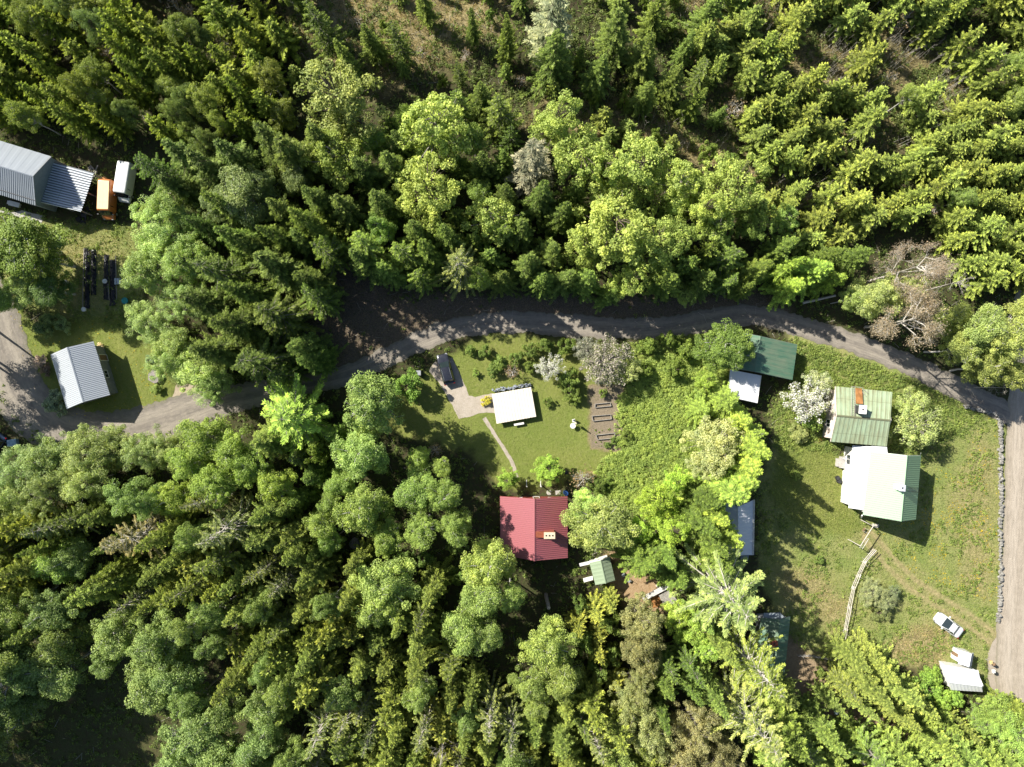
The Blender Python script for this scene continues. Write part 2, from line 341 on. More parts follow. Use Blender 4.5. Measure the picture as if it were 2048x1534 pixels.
def ribbon(name, path, wid, mat, lift, rag=.25, step=.3, seed=1, crown=.03, cols=14):
    P = smooth(path, step); n = len(P); X = np.array([p.x for p in P]); Y = np.array([p.y for p in P])
    tx = np.gradient(X); ty = np.gradient(Y); L = np.hypot(tx, ty); tx /= L; ty /= L; s = np.cumsum(L)
    wl = np.interp(np.linspace(0, 1, n), np.linspace(0, 1, len(wid)), wid) if hasattr(wid, '__len__') else np.full(n, wid)
    us = np.linspace(-1, 1, cols); V = []; UV = []
    e1 = fbm(s, s*0, .25, seed)*rag+fbm(s, s*0, 1.3, seed+5, 2)*rag*.5; e2 = fbm(s, s*0, .25, seed+1)*rag+fbm(s, s*0, 1.3, seed+6, 2)*rag*.5
    for u in us:
        off = u*wl/2 + (e1*u*u if u > 0 else -e2*u*u)
        x = X-ty*off; y = Y+tx*off; V.append(np.stack([x, y, gz(x, y)+lift+crown*(1-u*u)], 1)); UV.append(np.stack([np.full(n, u), s], 1))
    V = np.concatenate(V); UV = np.concatenate(UV); ii = np.arange(cols*n).reshape(cols, n)
    F = np.stack([ii[:-1, 1:], ii[:-1, :-1], ii[1:, :-1], ii[1:, 1:]], -1).reshape(-1, 4)[:, ::-1]
    F = F[:, ::-1]
    o = npmesh(name, V, F, mat); me = o.data; uvl = me.uv_layers.new(name='uv'); li = np.zeros(len(me.loops), dtype=np.int32); me.loops.foreach_get('vertex_index', li)
    uvl.data.foreach_set('uv', UV[li].astype(np.float32).ravel()); o['kind'] = 'structure'; return o
def patch(name, poly, mat, lift, rag=.2, seed=3, step=.35):
    P = pxw(poly); out = []
    for (x1, y1), (x2, y2) in zip(P, P[1:]+P[:1]):
        n = max(1, int(math.hypot(x2-x1, y2-y1)/step))
        for k in range(n): out.append((x1+(x2-x1)*k/n, y1+(y2-y1)*k/n))
    a = np.array(out); n = fbm(a[:, 0], a[:, 1], .5, seed)*rag; m = fbm(a[:, 0], a[:, 1], .5, seed+9)*rag; a[:, 0] += n; a[:, 1] += m
    V = np.concatenate([a, np.full((len(a), 1), lift)], 1)
    b = MB(); b.add([tuple(p) for p in V], [tuple(range(len(V)))]); 
    o = b.build(name, mat); o['kind'] = 'structure'; return o
ROADM = roadmat('dirt_road', (.19, .17, .15), (.29, .255, .215), (.36, .32, .265))
ROADM2 = roadmat('gravel_road', (.34, .29, .23), (.42, .36, .29), (.47, .41, .34))
DIRT = roadmat('bare_earth', (.32, .26, .19), (.43, .36, .27), (.4, .35, .28), False)
GRAV = roadmat('gravel', (.36, .31, .25), (.46, .40, .34), (.5, .44, .38), False, 1)
ribbon('forest_road', ROAD1, [8.5, 8.5, 8.0, 7.0, 4.6, 3.1, 3.1, 3.2, 3.3, 3.3, 3.2, 3.1, 3.2, 3.4], ROADM, .030, .3, seed=4)
ribbon('gravel_road', ROAD2, [5.6, 5.4, 5.6, 5.8, 6.4, 6.8], ROADM2, .052, .18, seed=9, cols=20)
patch('yard', [(330,820),(345,795),(352,770),(362,745),(400,770),(470,785),(500,800),(480,815),(420,820),(350,845),(290,850)], DIRT, .016, .25)
patch('road_mouth', [(2010,1232),(1990,1275),(1976,1305),(1978,1370),(2000,1400),(2050,1420),(2050,1230)], ROADM2, .020, .2, 5)
patch('driveway', [(858,742),(872,718),(905,716),(918,742),(938,790),(950,794),(986,787),(990,826),(972,824),(930,835),(918,838),(905,810),(880,770)], GRAV, .020, .12, 6)
ribbon('garden_path', [(968,836),(985,862),(1005,893),(1024,925),(1034,955)], .55, GRAV, .022, .1, seed=12, crown=.0, cols=5)
patch('concrete_apron', [(-60,395),(0,408),(60,425),(90,432),(82,447),(40,436),(0,424),(-60,415)], CONC, .024, .05, 7)

# ---------------- buildings ----------------
M_GALV = roofmat('galvanised_roof', (.46, .49, .53), (.34, .37, .41), .25, .36, metal=.2, spec=1.0)
M_GREY = roofmat('grey_sheet_roof', (.30, .33, .37), (.24, .26, .29), .3, .5)
M_RED = roofmat('red_sheet_roof', (.30, .085, .10), (.20, .06, .065), .2, .42, spec=1.0)
M_MOSS = roofmat('mossy_green_roof', (.36, .46, .30), (.22, .18, .09), .55, .5, seam_or_shade=.62, sw=.09)
M_PALE = roofmat('pale_green_roof', (.25, .43, .24), (.30, .42, .24), .1, .42, spec=1.0)
M_DKG = roofmat('dark_green_roof', (.06, .16, .105), (.19, .22, .15), .65, .45)
M_WHITE = roofmat('white_sheet_roof', (.70, .71, .74), (.5, .5, .52), .25, .4)
M_CREAM = roofmat('cream_sheet_roof', (.72, .66, .56), (.58, .50, .40), .3, .55)
M_SAGE = roofmat('sage_roof', (.26, .33, .22), (.2, .24, .16), .35, .6)
M_CLEAR = roofmat('clouded_sheet_roof', (.30, .34, .38), (.12, .15, .17), .6, .3)
def base(poly, h): # centre of a footprint given by its roof corners
    c = sum((W(x, y, h) for x, y in poly), Vector())/len(poly); return Vector((c.x, c.y, 0))
def wallbox(mb, foot, tops, z0=-.4):
    """foot: ground corners in order (x,y); tops: height of each"""
    n = len(foot); V = [(p[0], p[1], z0) for p in foot]+[(p[0], p[1], t) for p, t in zip(foot, tops)]
    mb.add(V, [(i, (i+1) % n, n+(i+1) % n, n+i) for i in range(n)]+[tuple(range(n, 2*n))])
def opening(root, kind, a, b, t, wd, z0, z1, frame=WHITEW, glass=GLASS, label=None):
    """window or door on the wall that runs a->b (world xy), centred at fraction t; outward is to the right of a->b"""
    a = Vector((a[0], a[1], 0)); b = Vector((b[0], b[1], 0)); d = (b-a).normalized(); nrm = Vector((d.y, -d.x, 0)); c = a.lerp(b, t); rz = math.atan2(d.y, d.x)
    f = MB(); zc = (z0+z1)/2
    for s in (-1, 1): f.box(c+d*s*(wd/2-.04)+nrm*.03+Vector((0, 0, zc)), (.08, .08, z1-z0), rz)
    for zz in (z0+.04, z1-.04): f.box(c+nrm*.03+Vector((0, 0, zz)), (wd-.16, .076, .08), rz)
    if kind == 'window':
        f.box(c+nrm*.03+Vector((0, 0, zc)), (.05, .07, z1-z0-.16), rz)
    fr = f.build(kind, frame, root)
    p = MB(); p.box(c+nrm*.012+Vector((0, 0, zc)), (wd-.16, .03, z1-z0-.16), rz)
    p.build('pane' if kind == 'window' else 'door_leaf', glass, fr)
    if kind == 'door': MB().box(c+d*(wd/2-.16)+nrm*.07+Vector((0, 0, z0+1.0)), (.04, .06, .14), rz).build('handle', DARKM, fr)
    return fr
def inset(poly, d):
    c = sum((Vector((p[0], p[1], 0)) for p in poly), Vector())/len(poly); out = []
    n = len(poly)
    for i in range(n):
        p = Vector((poly[i][0], poly[i][1], 0)); a = (Vector((poly[i-1][0], poly[i-1][1], 0))-p).normalized(); b = (Vector((poly[(i+1) % n][0], poly[(i+1) % n][1], 0))-p).normalized()
        out.append(p+(a+b)*d)
    return out
def gable(name, label, cat, A, B, Cc, D, R1, R2, hl, hr, hR, wall, roof, roofR=None, pitch=.25, rib=.04, over=.4, group=None, openings=(), cap=None, rot=False):
    """A,D left eave; B,Cc right eave; R1,R2 ridge ends (A,R1,B at the far end)"""
    A3, D3, B3, C3 = W(*A, hl), W(*D, hl), W(*B, hR), W(*Cc, hR); r1, r2 = W(*R1, hr), W(*R2, hr)
    c = (A3+B3+C3+D3)/4; t = thing(name, (c.x, c.y, 0), label, cat, group)
    F4 = inset([A3, B3, C3, D3], over)
    e1 = (F4[0]+F4[1])/2; e2 = (F4[2]+F4[3])/2
    def proj(p, a, b):
        d = (b-a); d.z = 0; q = Vector((p.x, p.y, 0)); k = max(.15, min(.85, (q-a).dot(d)/d.length_squared)); return a+d*k
    P1 = proj(r1, F4[0], F4[1]); P2 = proj(r2, F4[3], F4[2])
    foot = [F4[0], P1, F4[1], F4[2], P2, F4[3]]; dz = .09
    def rise(h0, wide, tot): return h0+(hr-h0)*min(1, wide/max(tot, .01))
    wl = [hl, hr-.12, hR, hR, hr-.12, hl]
    slope_l = (hr-hl)/max(.1, (Vector((r1.x-A3.x, r1.y-A3.y, 0))).length); slope_r = (hr-hR)/max(.1, (Vector((r1.x-B3.x, r1.y-B3.y, 0))).length)
    tops = [hl+slope_l*over-dz, hr-dz-.02, hR+slope_r*over-dz, hR+slope_r*over-dz, hr-dz-.02, hl+slope_l*over-dz]
    m = MB(); n = 6; V = [(p.x, p.y, -.4) for p in foot]+[(p.x, p.y, q) for p, q in zip(foot, tops)]
    m.add(V, [(i, (i+1) % n, n+(i+1) % n, n+i) for i in range(n)]+[(6, 7, 10, 11), (7, 8, 9, 10)])
    # keep outward normals
    m.build('wall', wall, t)
    ro = MB(); ro.ribs(r1, r2, D3, A3, pitch, rib)
    if roofR: MB_r = MB(); MB_r.ribs(r1, r2, C3, B3, pitch, rib)
    else: ro.ribs(r1, r2, C3, B3, pitch, rib)
    rf = ro.build('roof', roof, t)
    if roofR: q = MB_r.build('roof', roofR, t)
    cp = MB(); cd = (r2-r1).normalized(); sl = (A3-r1).normalized(); sr = (B3-r1).normalized(); up = Vector((0, 0, rib+.03))
    a, b = r1-cd*.02, r2+cd*.02
    cp.slab([a+up, b+up, b+sl*.16+up*.9, a+sl*.16+up*.9], .02); cp.slab([b+up+Vector((0,0,.003)), a+up+Vector((0,0,.003)), a+sr*.16+up*.9, b+sr*.16+up*.9], .02)
    cp.build('ridge_cap', cap or roof, rf)
    for ps, s in ((((A3, r1), (r1, B3)), -cd), (((C3, r2), (r2, D3)), cd)):
        fb = MB(); dn = Vector((0, 0, -.16)); (p, q), (q2, u) = ps
        for z_, off in ((.4, 0), (1.4, 0), (.4, .03), (1.4, .03)): fb.v += [tuple(p+dn*z_+s*off), tuple(q+dn*z_+s*off), tuple(u+dn*z_+s*off)]
        fb.uv = [(0, 0)]*12; fb.f = [(0,1,4,3),(1,2,5,4),(9,10,7,6),(10,11,8,7),(0,6,7,1),(1,7,8,2),(3,4,10,9),(4,5,11,10),(0,3,9,6),(2,8,11,5)]
        fb.build('fascia', cap or wall, t)
    # order of the walls: 0 left-far corner ... openings = (edge index, kind, t, width, z0, z1)
    edges = {'left': (F4[3], F4[0]), 'far': (F4[0], F4[1]), 'right': (F4[1], F4[2]), 'near': (F4[2], F4[3])}
    for e, kind, tt, wd, z0, z1 in openings:
        a, b = edges[e]; mid = (a+b)/2; d = (b-a).normalized(); nn = Vector((d.y, -d.x, 0))
        if (mid-Vector((c.x, c.y, 0))).dot(nn) < 0: a, b = b, a; tt = 1-tt
        opening(t, kind, a, b, tt, wd, z0, z1, WHITEW, GLASS if kind == 'window' else WOODB)
    return t, (A3, B3, C3, D3, r1, r2, F4)
def chimney(root, px, py, top, z0, size, brick, cap, rz=0, flues=2, name='chimney'):
    c = W(px, py, top); m = MB(); m.box((c.x, c.y, (z0+top)/2), (size[0], size[1], top-z0), rz)
    o = m.build(name, brick, root); q = MB(); q.box((c.x, c.y, top+.05), (size[0]+.14, size[1]+.14, .1), rz); q.build('cap', cap, o)
    for k in range(flues):
        u = (k-(flues-1)/2)*size[0]/(flues+.2); MB().box((c.x+u*math.cos(rz), c.y+u*math.sin(rz), top+.115), (.2, .2, .04), rz).build('flue', RUBBER, o)
    return o
def ladder(p0, p1, wd, n, mat, name, root=None, r=.025, side=None):
    p0, p1 = Vector(p0), Vector(p1); d = (p1-p0).normalized(); s = (side or d.cross(Vector((0, 0, 1)))).normalized()*wd/2; m = MB()
    m.tube(p0+s, p1+s, r); m.tube(p0-s, p1-s, r)
    for k in range(n): q = p0.lerp(p1, (k+.5)/n); m.tube(q+s, q-s, r*.8, n=5)
    return m.build(name, mat, root)

# grey barn at the left edge with its corrugated lean-to
t, K = gable('barn', 'large grey metal-clad barn at the left edge behind the corrugated carport', 'barn', (-190,224), (103,313), (71,411), (-222,322), (-190,277), (66,352), 4.5, 7, 4.5, GREYW, M_GREY, None, .3, .03, .25) if False else (None, None)
A, B2, C2, D2 = (-190,223), (103,313), (71,411), (-222,321)
e_f, e_n = [W(*A, 4.5), W(*B2, 4.5)], [W(*D2, 4.5), W(*C2, 4.5)]; r_a, r_b = W(-195,272,7), W(66,352,7)
cb = (e_f[0]+e_f[1]+e_n[0]+e_n[1])/4; t = thing('barn', (cb.x, cb.y, 0), 'large grey sheet-metal barn cut by the left edge of the photo', 'barn')
BARNW = simple('barn_cladding', (.22, .27, .31), .5, .2, .12, 3)
m = MB(); F4 = inset([e_f[0], e_f[1], e_n[1], e_n[0]], .15); foot = [F4[0], F4[1], (F4[1]+F4[2])/2, F4[2], F4[3], (F4[0]+F4[3])/2]; tp = [4.45, 4.45, 6.85, 4.45, 4.45, 6.85]
m.add([(p.x, p.y, -.4) for p in foot]+[(p.x, p.y, q) for p, q in zip(foot, tp)], [(i, (i+1) % 6, 6+(i+1) % 6, 6+i) for i in range(6)]+[(6, 7, 8, 11), (11, 8, 9, 10)]); m.build('wall', BARNW, t)
m = MB(); m.ribs(r_a, r_b, e_f[1], e_f[0], 1.15, .015); m.ribs(r_a, r_b, e_n[1], e_n[0], .26, .045); rf = m.build('roof', M_GREY, t)
m = MB(); up = Vector((0, 0, .07)); dd = (r_b-r_a).normalized()
for q in (e_f[1], e_n[1]):
    s = (q-r_b); m.slab([r_b+up+dd*.04, q+up+dd*.04, q+up-dd*.14, r_b+up-dd*.14], .03)
m.slab([r_a+up*1.1, r_b+up*1.1, r_b+up+(e_n[1]-r_b).normalized()*.18, r_a+up+(e_n[1]-r_b).normalized()*.18], .02); m.build('edge_trim', GALV, rf)
m = MB(); u0 = r_a.lerp(e_n[0], .83)+up; u1 = r_b.lerp(e_n[1], .83)+up; m.tube(u0, u1, .05); m.build('snow_rail', DARKM, rf)
opening(t, 'door', (foot[4].x, foot[4].y), (foot[3].x, foot[3].y), .78, 3.2, 0, 3.3, GREYW, DARKM)
opening(t, 'window', (foot[4].x, foot[4].y), (foot[3].x, foot[3].y), .62, 1.2, 1.2, 2.2)
# carport
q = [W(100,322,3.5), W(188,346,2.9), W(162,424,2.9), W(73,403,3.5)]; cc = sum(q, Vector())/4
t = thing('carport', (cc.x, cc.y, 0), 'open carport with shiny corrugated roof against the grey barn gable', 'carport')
m = MB(); m.ribs(q[0], q[3], q[2], q[1], .37, .13, .02); m.build('roof', roofmat('bright_corrugated', (.66, .70, .76), (.3, .34, .38), .2, .35, metal=.1, seam_or_shade=.37, sw=.45, sk_=.97), t)  # dark stripes put the shade of the rib troughs into the colour
for i, (u, v) in enumerate(((.97, .03), (.97, .5), (.97, .97), (.5, .97), (.5, .03))):
    p = q[0].lerp(q[1], u).lerp(q[3].lerp(q[2], u), v); MB().box((p.x, p.y, 1.3), (.14, .14, 3.1)).build('post', WOODG, t)
m = MB(); 
for v in (.02, .5, .98):
    a = q[0].lerp(q[3], v); b = q[1].lerp(q[2], v); z = Vector((0, 0, -.16)); m.tube(a+z, b+z, .07, n=4)
m.build('beam', WOODG, t)
tag(MB().box(W(28,408,1.2), (1.6, .7, .08), ang(1, .25)).box(W(28,408,.6)+Vector((0, 0, 0)), (1.3, .5, 1.1), ang(1, .25)).build('workbench', WHITEW), 'white-topped workbench outside the grey barn wall', 'workbench')
# long shed with a shiny ribbed roof in the left lawn
t, K = gable('shed', 'low shed with bright grey ribbed roof on the left lawn', 'shed', (101,709), (186.8,682.6), (220,790), (133.4,818), (133.4,695), (165.6,804.5), 3.0, 4.6, 3.0, GREYW, M_GALV, None, .26, .035, .45, openings=[('right', 'door', .25, 1.0, 0, 2.1), ('right', 'window', .6, 1.2, 1.1, 2.1), ('near', 'window', .5, 1.0, 1.1, 2.0)])
# red-roofed cottage
t, K = gable('house', 'cottage with red ribbed metal roof and brick chimney in the middle', 'house', (1000,993), (1135,993), (1135.5,1116), (1001,1109), (1069,998), (1069,1122), 3.0, 5.1, 3.0, REDW, M_RED, None, .27, .035, .5, openings=[('far', 'door', .55, 1.0, .2, 2.2), ('far', 'window', .25, 1.2, 1.0, 2.2), ('left', 'window', .3, 1.2, 1.0, 2.2), ('left', 'window', .7, 1.2, 1.0, 2.2), ('far', 'window', .8, 1.0, 1.0, 2.2)])
chimney(t, 1099, 1071, 5.75, 3.3, (1.45, .8), BRICK, simple('cream_cap', (.62, .52, .38), .8), 0, 3)
a = W(1071,1063,5.1); b = W(1071,1075,5.1); cz = W(1090,1063,4.5); dz_ = W(1090,1075,4.5)
MB().slab([a+Vector((.05, 0, .1)), cz+Vector((0, 0, .3)), dz_+Vector((0, 0, .3)), b+Vector((.05, 0, .1))], .3).build('chimney_flashing', simple('rusty_red', (.36, .11, .06), .6), t)
# cream-roofed low shed
cs = [(983.6,787.9), (1062.3,774.2), (1072.6,833.1), (993.2,847.5)]; hh = [.95, .95, 1.0, 1.0]
q = [W(*p, h) for p, h in zip(cs, hh)]; cc = sum(q, Vector())/4; t = thing('low_shed', (cc.x, cc.y, 0), 'low store half sunk in the lawn under a cream metal roof', 'shed')
m = MB(); m.ribs(q[0], q[1], q[2], q[3], .42, .03, .05); m.build('roof', M_CREAM, t)
f = inset(q, .25); m = MB(); wallbox(m, [(p.x, p.y) for p in f], [.9]*4); m.build('wall', GREYW, t)
p = q[3].lerp(q[2], .5); MB().box(W(1038,848,.45), (1.5, .3, .12), ang(1, -.18)).build('step', WHITEW, t)
m = MB(); r_ = random.Random(3)
for k in range(60):
    u = r_.random(); p = q[0].lerp(q[1], u); m.box((p.x+r_.uniform(-.1, .1), p.y+.18+r_.random()*.5, .2+r_.random()*.35), (r_.uniform(.15, .5), r_.uniform(.1, .35), r_.uniform(.1, .3)), r_.uniform(-.4, .6), .75)
tag(m.build('stone_stack', simple('slate', (.30, .33, .38), .6, 0, .4, 4)), 'heap of blue-grey slate stones along the cream roof edge', 'stones')
# small sage shed
t, K = gable('shed', 'tiny garden shed with sage green roof below the red-roofed cottage', 'shed', (1178.8,1125.9), (1219.4,1114.6), (1230.4,1160.9), (1191,1170.3), (1201.4,1121), (1211.8,1166.6), 2.3, 3.1, 2.3, WHITEW, M_SAGE, None, .5, .015, .18, openings=[('far', 'window', .5, .6, 1.0, 1.7), ('right', 'door', .5, .8, 0, 1.9)])
MB().slab([W(1158.5,1127,1.6), W(1180,1122,1.7), W(1182,1128,1.7), W(1160,1133,1.6)], .06).build('side_shelf', WHITEW, t)
MB().slab([W(1166,1157,1.4), W(1185,1152,1.5), W(1186,1160,1.5), W(1168,1165,1.4)], .06).build('side_shelf', WHITEW, t)
# blue-grey shed in the spruce shade
t, K = gable('shed', 'long narrow shed with pale metal roof lying in the shade of spruces', 'shed', (1440,1001), (1508.7,999.5), (1506.6,1110), (1438,1104), (1476,1014), (1477,1111), 2.3, 3.3, 2.5, GREYW, M_WHITE, None, .6, .02, .3, openings=[('left', 'door', .5, .9, 0, 2.0)])
MB().slab([W(1481,1111.5,1.6), W(1498,1111,1.6), W(1496,1121,1.5), W(1482,1121,1.5)], .06).build('porch_roof', M_CLEAR, t)
m = MB(); a = W(1508.9,999.5,2.62); b = W(1507,1110,2.62); m.tube(a, b, .07, n=6); m.build('gutter', WHITEW, t)
# dark green long shed at the bottom
t, K = gable('shed', 'long dark green roofed outbuilding at the bottom beside leaning spruces', 'shed', (1522,1236), (1580.9,1233.6), (1567,1371), (1508,1378), (1559.9,1238.9), (1546,1380), 2.6, 4.0, 3.0, GREYW, M_DKG, None, .7, .02, .3)
chimney(t, 1549, 1287, 4.7, 3.2, (.8, .6), BRICK, BRICK, .1, 1)
MB().slab([W(1528,1226,2.3), W(1560,1226,2.5), W(1571,1236,2.5), W(1526,1238,2.5)], .05).build('entrance_roof', M_CLEAR, t)
# upper green shed with pale lean-to
t, K = gable('shed', 'dark green roofed shed just below the road with a pale lean-to', 'shed', (1474,664), (1595,689.3), (1585,760), (1462,735.7), (1521,672.3), (1508.6,743), 2.8, 3.9, 2.5, GREYW, M_DKG, None, .7, .02, .3)
MB().slab([W(1536,733,3.35), W(1560,738.5,2.98), W(1558.5,744,2.98), W(1534.5,738.5,3.35)], .05).build('roof_hatch', GALV, t)
m = MB(); m.ribs(W(1460.4,739,2.5), W(1522,751,2.5), W(1514,806,2.05), W(1455,793,2.05), .9, .015); m.build('lean_to_roof', M_WHITE, t)
for p in ((1458,790), (1511,802)): q = W(*p, 2.0); MB().box((q.x, q.y, .9), (.12, .12, 2.1)).build('post', WOODG, t)
m = MB(); m.tube(W(1522.5,751,2.5), W(1514.5,806,2.08), .06, n=5); m.build('gutter', WHITEW, t)
# mossy house
def P3(p, h): return W(p[0], p[1], h)
A1, B1, C1, D1 = (1671.6,772.7), (1785,784), (1773.7,892.7), (1662,883.3); Ra, Rb = (1673.9,831.3), (1781,841)
def gable_h(name, label, A, B, Cc, D, Ra, Rb, ht, hr, hb, wall, roof, **k):   # ridge runs left-right: turn the corner order a quarter
    return gable(name, label, 'house', D, A, B, Cc, Ra, Rb, hb, hr, ht, wall, roof, **k)
t, K = gable_h('house', 'house with mossy green seamed roof, roof ladder and white chimney', A1, B1, C1, D1, Ra, Rb, 4.0, 5.4, 4.0, PINKW, M_MOSS, over=.45, pitch=.62, rib=.02, openings=[('far', 'window', .3, 1.2, 1.2, 2.5), ('far', 'window', .7, 1.2, 1.2, 2.5), ('left', 'door', .3, 1.0, .2, 2.3)])
chimney(t, 1725.5, 819, 6.3, 4.9, (.95, 1.1), DARKM, WHITEW, -.09, 1)
ladder(W(1706.5,773.5,4.35), W(1706.5,831,5.55), .5, 13, WOODG, 'roof_ladder', t, .03)
MB().slab([W(1711,776,4.3), W(1724,777,4.32), W(1726.5,808,5.0), W(1712,807,5.0)], .03).build('rusty_plate', RUSTY, t)
m = MB(); m.tube(W(1703,773,4.2), W(1724,775,4.25), .04); m.tube(W(1724,775,4.25), W(1736,786,4.5), .03); m.tube(W(1718,775,4.25), W(1732,792,4.55), .03); m.build('snow_rail', WOODG, t)
# pale green two-storey house
t, K = gable('house', 'tall house with light green roof and white porch roof near the gravel road', 'house', (1741.8,903), (1842.5,911.3), (1832,1039), (1725.8,1029.6), (1814.6,911.3), (1802.6,1042.6), 4.4, 7.5, 4.6, WHITEW, M_PALE, M_PALE, .3, .02, .35, openings=[('left', 'window', .3, 1.2, 3.0, 3.9), ('near', 'window', .4, 1.2, 1.2, 2.4)])
chimney(t, 1804.5, 976, 8.1, 6.6, (.7, .75), WHITEW, simple('pale_sheet', (.62, .64, .7), .5), -.09, 1)
MB().slab([W(1776,972,6.0), W(1800,972,7.0), W(1800,981,7.0), W(1778,979,6.0)], .1).build('chimney_flashing', WHITEW, t)
ladder(W(1813,978,7.0), W(1838,981,4.95), .55, 9, DARKM, 'roof_ladder', t, .025)
MB().tube(W(1841,913,4.6), W(1842,906,6.2), .03).build('antenna', GALV, t)
m = MB(); m.ribs(W(1743.8,893,3.9), W(1727,1020,3.9), W(1697,1016,2.9), W(1705,891,2.9), .4, .02); m.build('porch_roof', M_WHITE, t)
m = MB(); m.slab([W(1743.8,892,4.1), W(1774,894,4.1), W(1776,912,4.1), W(1743.8,910,4.1)], .08); m.build('link_roof', M_WHITE, t)
f = [W(1746,895), W(1734,1012), W(1705,1008), W(1713,893)]; f = [Vector((p.x, p.y, 0)) for p in (W(1718,905,0), W(1690,1005,0), W(1690,1005,0))]
pa, pb, pc, pd = [W(x, y, 3) for x, y in ((1709,896), (1742,898), (1728,1014), (1701,1011))]
m = MB(); wallbox(m, [(pa.x, pa.y), (pb.x, pb.y), (pc.x, pc.y), (pd.x, pd.y)], [2.86, 3.7, 3.7, 2.86]); m.build('porch_wall', WHITEW, t)
for tt in (.22,): opening(t, 'window', (pa.x, pa.y), (pd.x, pd.y), tt, 1.5, 1.0, 2.2)
MB().tube(W(1724,1031,4.3), W(1723,1036,.3), .1, n=8).build('rain_pipe', WHITEW, t)
p = W(1688,925,.3)
m = MB(); m.box((p.x+.1, p.y, .35), (1.5, 1.7, .7), -.08); m.box((p.x-.9, p.y, .2), (.5, 1.2, .4), -.08); m.build('entrance_steps', CONC, t)
m = MB(); 
for s in (-.7, .7): m.tube((p.x-.6, p.y+s, .7), (p.x-.6, p.y+s, 1.6), .03); m.tube((p.x-.6, p.y+s, 1.6), (p.x+.8, p.y+s, 1.6), .03)
m.build('handrail', WHITEW, t)
# white kiosks by the road
t, K = gable('shelter', 'white roofed roadside shelter behind the round hedge at lower right', 'shelter', (1894,1331), (1957,1341), (1966,1384), (1903,1378), (1898,1358), (1963.5,1371), 2.1, 2.9, 2.2, WHITEW, M_WHITE, None, .5, .02, .15) if False else (None, None)
t, K = gable_h('shelter', 'larger white roofed roadside shelter behind the rounded hedge', (1894,1331), (1957,1341), (1966,1384), (1903,1380), (1899,1365), (1963.5,1373), 2.2, 3.0, 2.2, WHITEW, M_WHITE, over=.15, pitch=.5, rib=.02)
t, K = gable('hut', 'tiny white hut next to the mailboxes by the gravel road', 'hut', (1921,1301), (1948,1307), (1943,1333), (1917,1327), (1943,1308.5), (1938,1334), 2.0, 2.6, 2.0, WHITEW, M_WHITE, M_GREY, .5, .01, .12, openings=[('left', 'door', .5, .7, 0, 1.7)])

# ---------------- vehicles ----------------
def carpaint(name, col, metal=0.0, rough=.22):
    t = NT(name); t.b.inputs['Base Color'].default_value = (*col, 1); t.b.inputs['Metallic'].default_value = metal; t.b.inputs['Roughness'].default_value = rough
    t.b.inputs['Coat Weight'].default_value = .7; t.b.inputs['Coat Roughness'].default_value = .08; n = t.noise(2.0, 4.0, t.n('NewGeometry').outputs['Position'])
    c = t.mix(t.math('MULTIPLY', n, .18), col, (.25, .23, .2)); t.l(c, t.b.inputs['Base Color']); return t.m
def loft(secs, mat, name, root, n=20, pw=4.0):
    """secs: (x, halfwidth, z0, z1); superellipse sections"""
    V = []; F = []
    for x, hw, z0, z1 in secs:
        for k in range(n):
            a = 6.2832*k/n; ca, sa = math.cos(a), math.sin(a); e = 2/pw
            V.append((x, hw*math.copysign(abs(ca)**e, ca), (z0+z1)/2+(z1-z0)/2*math.copysign(abs(sa)**e, sa)))
    m = len(secs)
    for i in range(m-1):
        for k in range(n): F.append((i*n+k, i*n+(k+1) % n, (i+1)*n+(k+1) % n, (i+1)*n+k))
    F.append(tuple(range(n))[::-1]); F.append(tuple(range((m-1)*n, m*n)))
    b = MB(); b.add(V, [f[::-1] for f in F]); return b.build(name, mat, root, True)
LAMP = simple('lamp_glass', (.30, .31, .33), .2); TAIL = simple('tail_glass', (.35, .01, .01), .2)
def wheels(root, L, w, r, fx, rx):
    for x in (fx, rx):
        for s in (-1, 1):
            m = MB(); m.tube((x, s*(w-.21), r), (x, s*(w+.0), r), r, n=20); o = m.build('wheel', RUBBER, root)
            MB().tube((x, s*(w-.1), r), (x, s*(w+.012), r), r*.6, n=12).build('rim', GALV, o)
